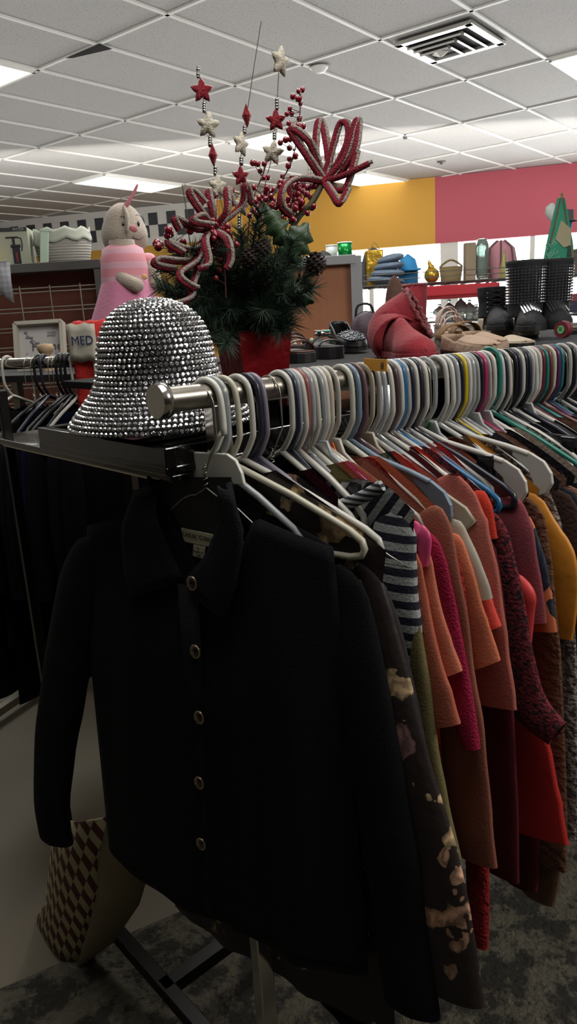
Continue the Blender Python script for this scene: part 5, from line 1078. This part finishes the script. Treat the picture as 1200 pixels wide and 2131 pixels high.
t, s = item('foil_roll', 'shiny green foil ribbon roll on top of the wood panelled unit', 'ribbon roll', 718, 534, 3.55, z=zt2 + .002); MB().lathe([(0, 0), (15 * s, 0), (15 * s, 34 * s), (0, 34 * s)], 24).build('roll', mat('green_foil', '178a3e', .25, .6, bump=(12, .6)), t); MB().lathe([(15.6 * s, 33 * s), (15.6 * s, 35 * s), (10 * s, 35 * s), (10 * s, 33 * s)], 24).build('rim', mat('white_plastic_rim', 'c9d4cc', .5), t)
t, s = item('foil_roll', 'white ribbon roll beside the green foil roll', 'ribbon roll', 690, 534, 3.62, z=zt2 + .002); MB().lathe([(0, 0), (12 * s, 0), (12 * s, 32 * s), (0, 32 * s)], 24).build('roll', mat('white_foil', 'c3c8c8', .4), t); MB().lathe([(12.6 * s, 31 * s), (12.6 * s, 33 * s), (8 * s, 33 * s), (8 * s, 31 * s)], 24).build('rim', mat('white_plastic_rim', 'c9d4cc', .5), t)
t, s = item('cap', 'dark pointed cap lying on the wood panelled unit', 'cap', 672, 538, 3.5, z=zt2 + .002); MB().lathe([(26 * s, 0), (22 * s, 6 * s), (12 * s, 15 * s), (0, 20 * s)], 20, sy=.7).build('crown', BLACKMAT, t); MB().lathe([(29 * s, 0), (27 * s, 2 * s), (20 * s, 3 * s)], 20, sy=.7).build('brim', BLACKMAT, t)
t, s = item('handbag', 'dark purple grey handbag slumped between the wood panel and the red boots', 'handbag', 762, 705, 2.9, z=BZ - .05); MB().sphere((0, 0, .085), .075, 18, 12, (.85, .6, 1.15)).build('body', mat('purple_leather', '46343f', .5, bump=(20, .5)), t); MB().tube(smooth_path([(-.04, 0, .13), (-.03, 0, .19), (.02, 0, .19), (.035, 0, .13)], 4), .005, 8).build('handle', BLACKMAT, t)
# table under the handbag and the goods beyond
hb = at_d(800, 700, 3.0); t = thing('counter', 'dark counter behind the shoe riser carrying small goods', 'counter', (hb.x + .3, hb.y + .35, 0), (0, 0, -.3)); m_ = MB(); m_.box((0, 0, BZ - .08), (2.2, .7, .05)); m_.build('top', mat('dark_counter', '57504b', .6), t, smooth=False, bevel=.003); m_ = MB(); m_.box((0, 0, (BZ - .11) / 2), (2.1, .62, BZ - .11)); m_.build('cabinet', mat('dark_cabinet', '3a3634', .7), t, smooth=False)
hb = at_d(1250, 690, 3.3); t = thing('counter', 'dark counter at the right behind the rhinestone boots', 'counter', (hb.x, hb.y + .5, 0), (0, 0, -.3)); m_ = MB(); m_.box((0, 0, BZ - .06), (2.0, .9, .05)); m_.build('top', mat('dark_counter', '57504b', .6), t, smooth=False, bevel=.003); m_ = MB(); m_.box((0, 0, (BZ - .09) / 2), (1.9, .8, BZ - .09)); m_.build('cabinet', mat('dark_cabinet', '3a3634', .7), t, smooth=False)
for i, (px, c) in enumerate(((598, 'a08fb0'), (612, 'b9a98f'), (627, 'b3b3a8'), (648, 'a9b08f'), (580, '9c8d7e'))):
    p = at_d(px, 700, 2.6); t = thing('figurine', ['small lilac porcelain figurine near the pot rim', 'tiny beige figurine second from the pot', 'tiny white figurine third from the pot', 'small pale green figurine farthest from the pot', 'tiny brown figurine half hidden by the pot'][i], 'figurine', (p.x, p.y, BZ - .02 + .0), (0, 0, i), 'porcelain figurines beside the pot'); h_ = (.04, .035, .03, .045, .03)[i] * 1.3
    MB().lathe([(.014, 0), (.016, h_ * .2), (.008, h_ * .6), (.006, h_ * .7)], 12).build('body', mat('fig_' + c, c, .3), t); MB().sphere((0, 0, h_ * .85), .009, 10, 7).build('head', mat('fig_' + c, c, .3), t)
pq = at_d(612, 702, 2.6); t = thing('shelf_board', 'narrow grey shelf board holding the porcelain figurines', 'shelf board', (pq.x, pq.y, 0)); m_ = MB(); m_.box((0, 0, BZ - .03), (.34, .14, .02)); m_.build('top', mat('grey_trim', '8b8d90', .5), t, smooth=False); m_ = MB(); m_.box((0, 0, (BZ - .04) / 2), (.3, .1, BZ - .04)); m_.build('support', BLACKMAT, t, smooth=False)
# wire display shelving before the window
ZD = 4.6; sD = ZD / F
a = at_d(742, 620, ZD); b = at_d(1330, 590, ZD); wD = (b - a).length; aD = math.atan2(b.y - a.y, b.x - a.x); zl1 = at_d(950, 588, ZD).z; zl2 = at_d(950, 668, ZD).z
t = thing('wire_shelving', 'chrome wire display shelving in front of the bright windows', 'wire shelving', ((a.x + b.x) / 2, (a.y + b.y) / 2, 0), (0, 0, aD)); WRM = mat('grey_wire', '6f6d6a', .4, .7)
for z in (zl1, zl2, .9):
    m_ = MB()
    for k in range(9): m_.tube([(-wD / 2, -.25 + k * .0625, z), (wD / 2, -.25 + k * .0625, z)], .003, 5)
    for k in range(int(wD / .1)): m_.tube([(-wD / 2 + k * .1, -.25, z - .006), (-wD / 2 + k * .1, .25, z - .006)], .003, 5)
    for dz in (.03, .06): m_.tube([(-wD / 2, -.25, z + dz), (wD / 2, -.25, z + dz)], .003, 5)
    m_.build('wire_shelf', WRM, t)
for x in (-wD / 2, 0, wD / 2):
    for y in (-.25, .25): m_ = MB(); m_.tube([(x, y, 0), (x, y, zl1 + .07)], .012, 10); m_.build('post', WRM, t)
def dist(px0, px1, py0, py1, Z=ZD): return at_d((px0 + px1) / 2, py1, Z), (px1 - px0) * Z / F, (py1 - py0) * Z / F
def dthing(nm, lb, cat, box, z=None, dy=0., group=None):
    p, w_, h_ = dist(*box); return thing(nm, lb, cat, (p.x, p.y + dy, zl1 + .004 if z is None else z), (0, 0, aD), group), w_, h_
t, w_, h_ = dthing('hat', 'dark grey cloth hat propped over a gold gift bag by the window', 'hat', (752, 800, 497, 530), at_d(775, 552, ZD).z); MB().lathe([(w_ * .5, 0), (w_ * .47, h_ * .35), (w_ * .36, h_ * .85), (0, h_ * 1.1)], 20, sy=.8).build('crown', mat('grey_cloth', '4b4f55', .9, bump=(20, .4)), t); m_ = MB(); m_.tube(smooth_path([(-w_ * .45, -.02, 0.02), (-w_ * .5, -.03, -.06), (-w_ * .42, -.03, -.14)], 4), .022, 10); m_.build('ear_flap', mat('grey_cloth', '4b4f55', .9), t)
t, w_, h_ = dthing('gift_bag', 'shiny gold foil gift bag under the grey hat', 'gift bag', (762, 797, 520, 592)); m_ = MB(); m_.box((0, 0, h_ / 2), (w_, .08, h_)); m_.build('bag', mat('gold_foil', 'c9a13a', .3, .7, bump=(18, 1.)), t, smooth=False, bevel=.006); m_ = MB(); m_.tube(smooth_path([(-.03, -.042, h_), (0, -.042, h_ + .04), (.03, -.042, h_)], 4), .003, 6); m_.build('handle', mat('gold_cord', 'b08a3a', .5), t)
t, w_, h_ = dthing('jeans', 'crumpled stack of folded blue grey denim on the wire shelving', 'folded jeans', (762, 836, 530, 592), dy=-.15); DN = mat('denim', '6f8095', .9, noise_=(6, .3), bump=(14, .8))
for k in range(4): MB().sphere((.01 * k - .01, 0, h_ * (.14 + k * .22)), 1, 18, 8, (w_ * (.52 - k * .05), .12, h_ * .15), Euler((0, .12 - k * .1, 0))).build('fold', DN, t)
t, w_, h_ = dthing('cap', 'bright blue cap beside the denim stack', 'cap', (828, 870, 530, 592)); MB().lathe([(w_ * .5, 0), (w_ * .5, h_ * .5), (w_ * .38, h_ * .8), (0, h_ * 1.0)], 20, sy=.9).build('crown', mat('bright_blue', '2f8fc9', .7), t); m_ = MB(); m_.box((.0, -.09, h_ * .45), (w_ * .9, .1, .012)); m_.build('brim', mat('bright_blue', '2f8fc9', .7), t, bevel=.003)
t, w_, h_ = dthing('ornament', 'round gold foil wrapped ornament with twisted top on the wire shelving', 'ornament', (882, 914, 540, 588)); MB().sphere((0, 0, w_ * .5), w_ * .5, 16, 10).build('ball', mat('gold_foil', 'c9a13a', .3, .7, bump=(18, 1.)), t); m_ = MB(); m_.tube(smooth_path([(0, 0, w_ * .9), (-.01, 0, w_ * 1.15), (-.02, 0, w_ * 1.45)], 3), [.02] * 3 + [.012] * 2 + [.006] * 2, 8); m_.build('twisted_top', mat('gold_foil', 'c9a13a', .3, .7), t)
t, w_, h_ = dthing('basket', 'woven tan straw basket next to the gold ornament', 'basket', (914, 962, 556, 590)); MB().lathe([(w_ * .42, 0), (w_ * .52, h_ * .9), (w_ * .48, h_ * .9), (w_ * .4, .01), (0, .01)], 20, sy=.7).build('body', mat('straw', '9b8a62', .9, wave=('Z', 40, 1.)), t); m_ = MB(); m_.tube(smooth_path([(-w_ * .5, 0, h_ * .9), (0, 0, h_ * 1.3), (w_ * .5, 0, h_ * .9)], 5), .006, 6); m_.build('handle', mat('straw', '9b8a62', .9), t)
t, w_, h_ = dthing('box', 'tall tan cardboard box before the window', 'box', (966, 987, 515, 588)); m_ = MB(); m_.box((0, 0, h_ / 2), (w_, .07, h_)); m_.build('carton', mat('tan_card', '9c8e78', .8), t, smooth=False, bevel=.002); m_ = MB(); m_.box((0, 0, h_ + .003), (w_ * 1.02, .072, .006)); m_.build('lid', mat('tan_card2', 'ab9d86', .8), t, smooth=False)
t, w_, h_ = dthing('vase', 'tall clear greenish glass vase beside the tan box', 'vase', (989, 1016, 508, 588)); MB().lathe([(0, 0), (w_ * .42, 0), (w_ * .5, h_ * .3), (w_ * .48, h_ * .85), (w_ * .35, h_), (w_ * .33, h_), (w_ * .44, h_ * .8), (w_ * .44, .02), (0, .02)], 20).build('body', mat('green_glass', 'b8ccc4', .08, trans=.7, coat=.3), t); MB().lathe([(w_ * .35, h_), (w_ * .38, h_ + .006), (w_ * .33, h_ + .006)], 20).build('rim', mat('green_glass', 'b8ccc4', .08, trans=.7), t)
t, w_, h_ = dthing('lampshade', 'pink pleated fabric lampshade with wire frame on the wire shelving', 'lampshade', (1018, 1082, 522, 600), dy=.1); m_ = MB(); rings = [[(r * (1 + .03 * math.cos(k * PI)) * math.cos(2 * PI * k / 48), r * .8 * (1 + .03 * math.cos(k * PI)) * math.sin(2 * PI * k / 48), z) for k in range(48)] for r, z in ((w_ * .34, 0), (w_ * .5, h_ * .45), (w_ * .42, h_ * .8), (w_ * .12, h_))]; m_.grid(rings, closed_u=True); m_.build('shade', mat('pink_pleats', 'c98f9a', .8), t); m_ = MB()
for k in range(7): a_ = 2 * PI * k / 7; m_.tube([(w_ * .14 * math.cos(a_), w_ * .12 * math.sin(a_), h_ * 1.01), (w_ * .44 * math.cos(a_), w_ * .36 * math.sin(a_), h_ * .8), (w_ * .53 * math.cos(a_), w_ * .44 * math.sin(a_), h_ * .45), (w_ * .36 * math.cos(a_), w_ * .3 * math.sin(a_), 0)], .005, 5)
m_.build('wire_frame', mat('brown_wire', '6b4048', .5), t)
t, w_, h_ = dthing('bottle', 'slender yellow green cone shaped bottle before the pink lampshade', 'bottle', (1024, 1042, 536, 588), dy=-.15); MB().lathe([(w_ * .5, 0), (w_ * .5, h_ * .2), (w_ * .3, h_ * .6), (w_ * .12, h_ * .95), (0, h_)], 16).build('body', mat('olive_glass', '9c9a58', .3), t); MB().lathe([(w_ * .14, h_ * .93), (w_ * .14, h_ * 1.03), (0, h_ * 1.03)], 12).build('stopper', mat('tan_card', '9c8e78', .8), t)
GT = mat('green_card', '2f8f72', .7, noise_=(12, .12))
t, w_, h_ = dthing('pennant', 'tall green triangular felt pennant with a tan graduation cap figure', 'pennant', (1104, 1168, 448, 600), dy=-.2); z0_ = .0
m_ = MB(); m_.prism([(-w_ * .55, 0), (-w_ * .38, h_ * .42), (-.02, h_ * .93), (.02, h_ * .93), (w_ * .40, h_ * .38), (w_ * .5, 0)], (1, 0, 0), (0, 0, 1), .02); m_.build('felt', GT, t, smooth=False)
for s_ in (-1, 1): m_ = MB(); m_.bar((s_ * w_ * .50, -.004, .0), (0, -.004, h_ * .99), .012, .012); m_.build('edge_strip', mat('wood_strip', 'a3805f', .6), t, smooth=False)
m_ = MB(); m_.prism([(-.03, .20), (.0, .30), (.06, .25), (.06, .16), (.02, .15)], (1, 0, 0), (0, 0, 1), .006, (0, -.014, 0)); m_.build('cap_picture', mat('tan_print', 'a8a182', .8), t, smooth=False)
m_ = MB(); m_.prism([(.045, .16), (.055, .16), (.065, .10), (.04, .10)], (1, 0, 0), (0, 0, 1), .006, (0, -.014, 0)); m_.build('tassel_picture', mat('dark_print', '2c4a44', .8), t, smooth=False)
for k, s_ in enumerate(('THE', 'BIG', 'DAY')): text(s_, t, (-.055 + .012 * k, -.013, .17 - k * .05), (PI / 2, -.5, 0), .045, mat('light_print', '7fb39f', .8))
t, w_, h_ = dthing('figurine', 'white snow figure with bright blue scarf and dark hat at the right edge', 'figurine', (1150, 1198, 464, 600), dy=.05)
MB().lathe([(w_ * .35, 0), (w_ * .42, h_ * .1), (w_ * .25, h_ * .28), (w_ * .18, h_ * .34), (w_ * .34, h_ * .42), (w_ * .34, h_ * .5), (w_ * .2, h_ * .58)], 20).build('body', mat('white_ceramic', 'c9cac2', .4), t)
MB().lathe([(w_ * .2, h_ * .60), (w_ * .30, h_ * .62), (w_ * .34, h_ * .76), (0, h_ * .8)], 20).build('scarf', mat('sky_blue_cloth', '2b82cf', .7), t); MB().lathe([(w_ * .55, h_ * .78), (w_ * .4, h_ * .80), (w_ * .38, h_ * .94), (0, h_ * .96)], 20).build('hat', mat('grey_hat', '5b5f60', .8), t)
m_ = MB(); m_.tube(smooth_path([(-w_ * .3, 0, h_ * .8), (-w_ * .55, 0, h_ * .95), (-w_ * .5, 0, h_ * 1.05)], 3), [.03, .035, .04, .04, .035, .02, .01], 10); m_.build('wing', mat('white_feather', 'd2dad6', .6), t)
t, w_, h_ = dthing('box', 'pink striped box standing right of the rhinestone boots', 'box', (1178, 1210, 560, 604), dy=-.1); m_ = MB(); m_.box((0, 0, h_ / 2), (w_, .1, h_)); m_.build('carton', mat('pink_stripes', 'a58a88', .8, pat=p_stripes(hx('b98f8c'), .02)), t, smooth=False, bevel=.002); m_ = MB(); m_.box((0, 0, h_ + .006), (w_ * 1.05, .105, .012)); m_.build('lid', mat('pink_lid', 'b98d90', .8), t, smooth=False)
# lower level
t, w_, h_ = dthing('tray', 'large glossy red serving tray lying under the wire shelf', 'tray', (862, 1014, 588, 622), at_d(938, 622, ZD).z, dy=-.1); MB().box((0, 0, h_ * .15), (w_, .3, h_ * .3)).build('base', mat('red_plastic', 'b3202f', .35), t, smooth=False, bevel=.01)
for y in (-.15, .15): m_ = MB(); m_.box((0, y, h_ * .45), (w_, .02, h_ * .6)); m_.build('rim', mat('red_plastic', 'b3202f', .35), t, smooth=False, bevel=.008)
for y in (-1, 1): m_ = MB(); m_.box((y * w_ * .49, 0, h_ * .45), (.02, .3, h_ * .6)); m_.build('rim', mat('red_plastic', 'b3202f', .35), t, smooth=False, bevel=.008)
GLS = mat('clear_glass', 'c4cac6', .1, trans=.6, coat=.4)
for i, (px, lb) in enumerate(((914, 'clear glass lidded dish leftmost on the lower wire shelf'), (934, 'clear glass dish with tall knob on the lower wire shelf'), (958, 'big domed clear glass dish in the middle of the lower wire shelf'), (976, 'clear glass dish with flat dome right of the big one'), (990, 'small clear glass bowl rightmost on the lower wire shelf'))):
    t, w_, h_ = dthing('glass_dish', lb, 'glass dish', (px - 11, px + 11, 612, 664), zl2 + .004, group='glass dishes on the lower wire shelf'); k = (.7, .85, 1., .8, .6)[i]
    MB().lathe([(0, 0), (.03, 0), (.022, h_ * .2), (w_ * .6, h_ * .3), (w_ * .65, h_ * .5 * k), (w_ * .6, h_ * .5 * k), (0, h_ * .3)], 18).build('bowl', GLS, t); MB().lathe([(w_ * .66, h_ * .5 * k), (w_ * .5, h_ * .66 * k), (.012, h_ * .78 * k), (.008, h_ * .85 * k), (.014, h_ * .93 * k), (0, h_ * .98 * k)], 18).build('lid', GLS, t)
t, w_, h_ = dthing('box', 'maroon and navy flat box at the right edge below the wire shelf', 'box', (1168, 1225, 616, 660), zl2 + .004, dy=-.15); m_ = MB(); m_.box((0, 0, h_ * .3), (w_, .2, h_ * .5)); m_.build('base', mat('navy_card', '2c3350', .7), t, smooth=False, bevel=.003); m_ = MB(); m_.box((0, 0, h_ * .72), (w_, .2, h_ * .34)); m_.build('lid', mat('maroon_card', '8a2638', .7), t, smooth=False, bevel=.003)
t, w_, h_ = dthing('storage_bin', 'grey wire bin of white goods behind the shoes', 'storage bin', (890, 1010, 650, 690), zl2 - .16, dy=-.3); m_ = MB(); m_.box((0, 0, .07), (w_, .25, .14)); m_.build('bin', mat('grey_bin', '8d8f8b', .6), t, smooth=False, bevel=.006); m_ = MB(); m_.box((0, 0, .145), (w_ * 1.02, .27, .012)); m_.build('rim', mat('grey_bin2', 'a5a7a2', .5), t, smooth=False, bevel=.004)
# checked bag by the wheel
bp = at_z(150, 2005, 0.0); t = thing('tote_bag', 'slumped tote bag with brown and cream checked front beside the rack wheel', 'bag', (bp.x, bp.y, 0), (0, 0, 0))
def bl3(px, py, off): 
    n_ = Vector((-.75, -.66, .0)).normalized(); return at_plane(px, py, bp + n_ * off, n_) - bp
CHK = mat('brown_check', '3e1e1a', .85)
def p_diag(nt, c):
    x = nt.xyz(nt.co()); u = nt.math('MULTIPLY_ADD', x[0], .66, nt.math('MULTIPLY', x[1], -.75)); v = x[2]
    a = nt.math('FLOOR', nt.math('MULTIPLY', nt.math('ADD', u, nt.math('MULTIPLY', v, .62)), 1 / .034)); b = nt.math('FLOOR', nt.math('MULTIPLY', nt.math('SUBTRACT', u, nt.math('MULTIPLY', v, .62)), 1 / .034))
    return nt.mix(nt.math('MODULO', nt.math('ABSOLUTE', nt.math('ADD', a, b)), 2.0), hx('a39c76'), hx('4f201c'))
CHK = mat('checked_canvas', 'a39c76', .85, pat=p_diag)
Lp = [(135, 1700), (108, 1760), (96, 1880), (70, 1920), (90, 1950), (125, 1975)]; Rp = [(225, 1700), (205, 1790), (205, 1850), (185, 1930), (172, 1970), (165, 2000)]
g = []
for i in range(len(Lp)):
    A_ = bl3(*Lp[i], .0); B_ = bl3(*Rp[i], .0); g.append([A_.lerp(B_, k / 8) + Vector((-.75, -.66, 0)) * (.02 * math.sin(PI * k / 8)) for k in range(9)])
mb = MB(); mb.grid(g); mb.build('front_panel', CHK, t, solid=.004)
Sp = [(330, 1700), (320, 1790), (305, 1830), (290, 1880), (235, 1960), (170, 2002)]; g = []
for i in range(len(Rp)):
    A_ = bl3(*Rp[i], .0); B_ = bl3(*Sp[i], -.04); g.append([A_.lerp(B_, k / 6) + Vector((0, -.02 * math.sin(PI * k / 6), 0)) for k in range(7)])
mb = MB(); mb.grid(g); mb.build('side_panel', mat('tan_canvas', '6f654c', .85, noise_=(6, .2)), t, solid=.004)
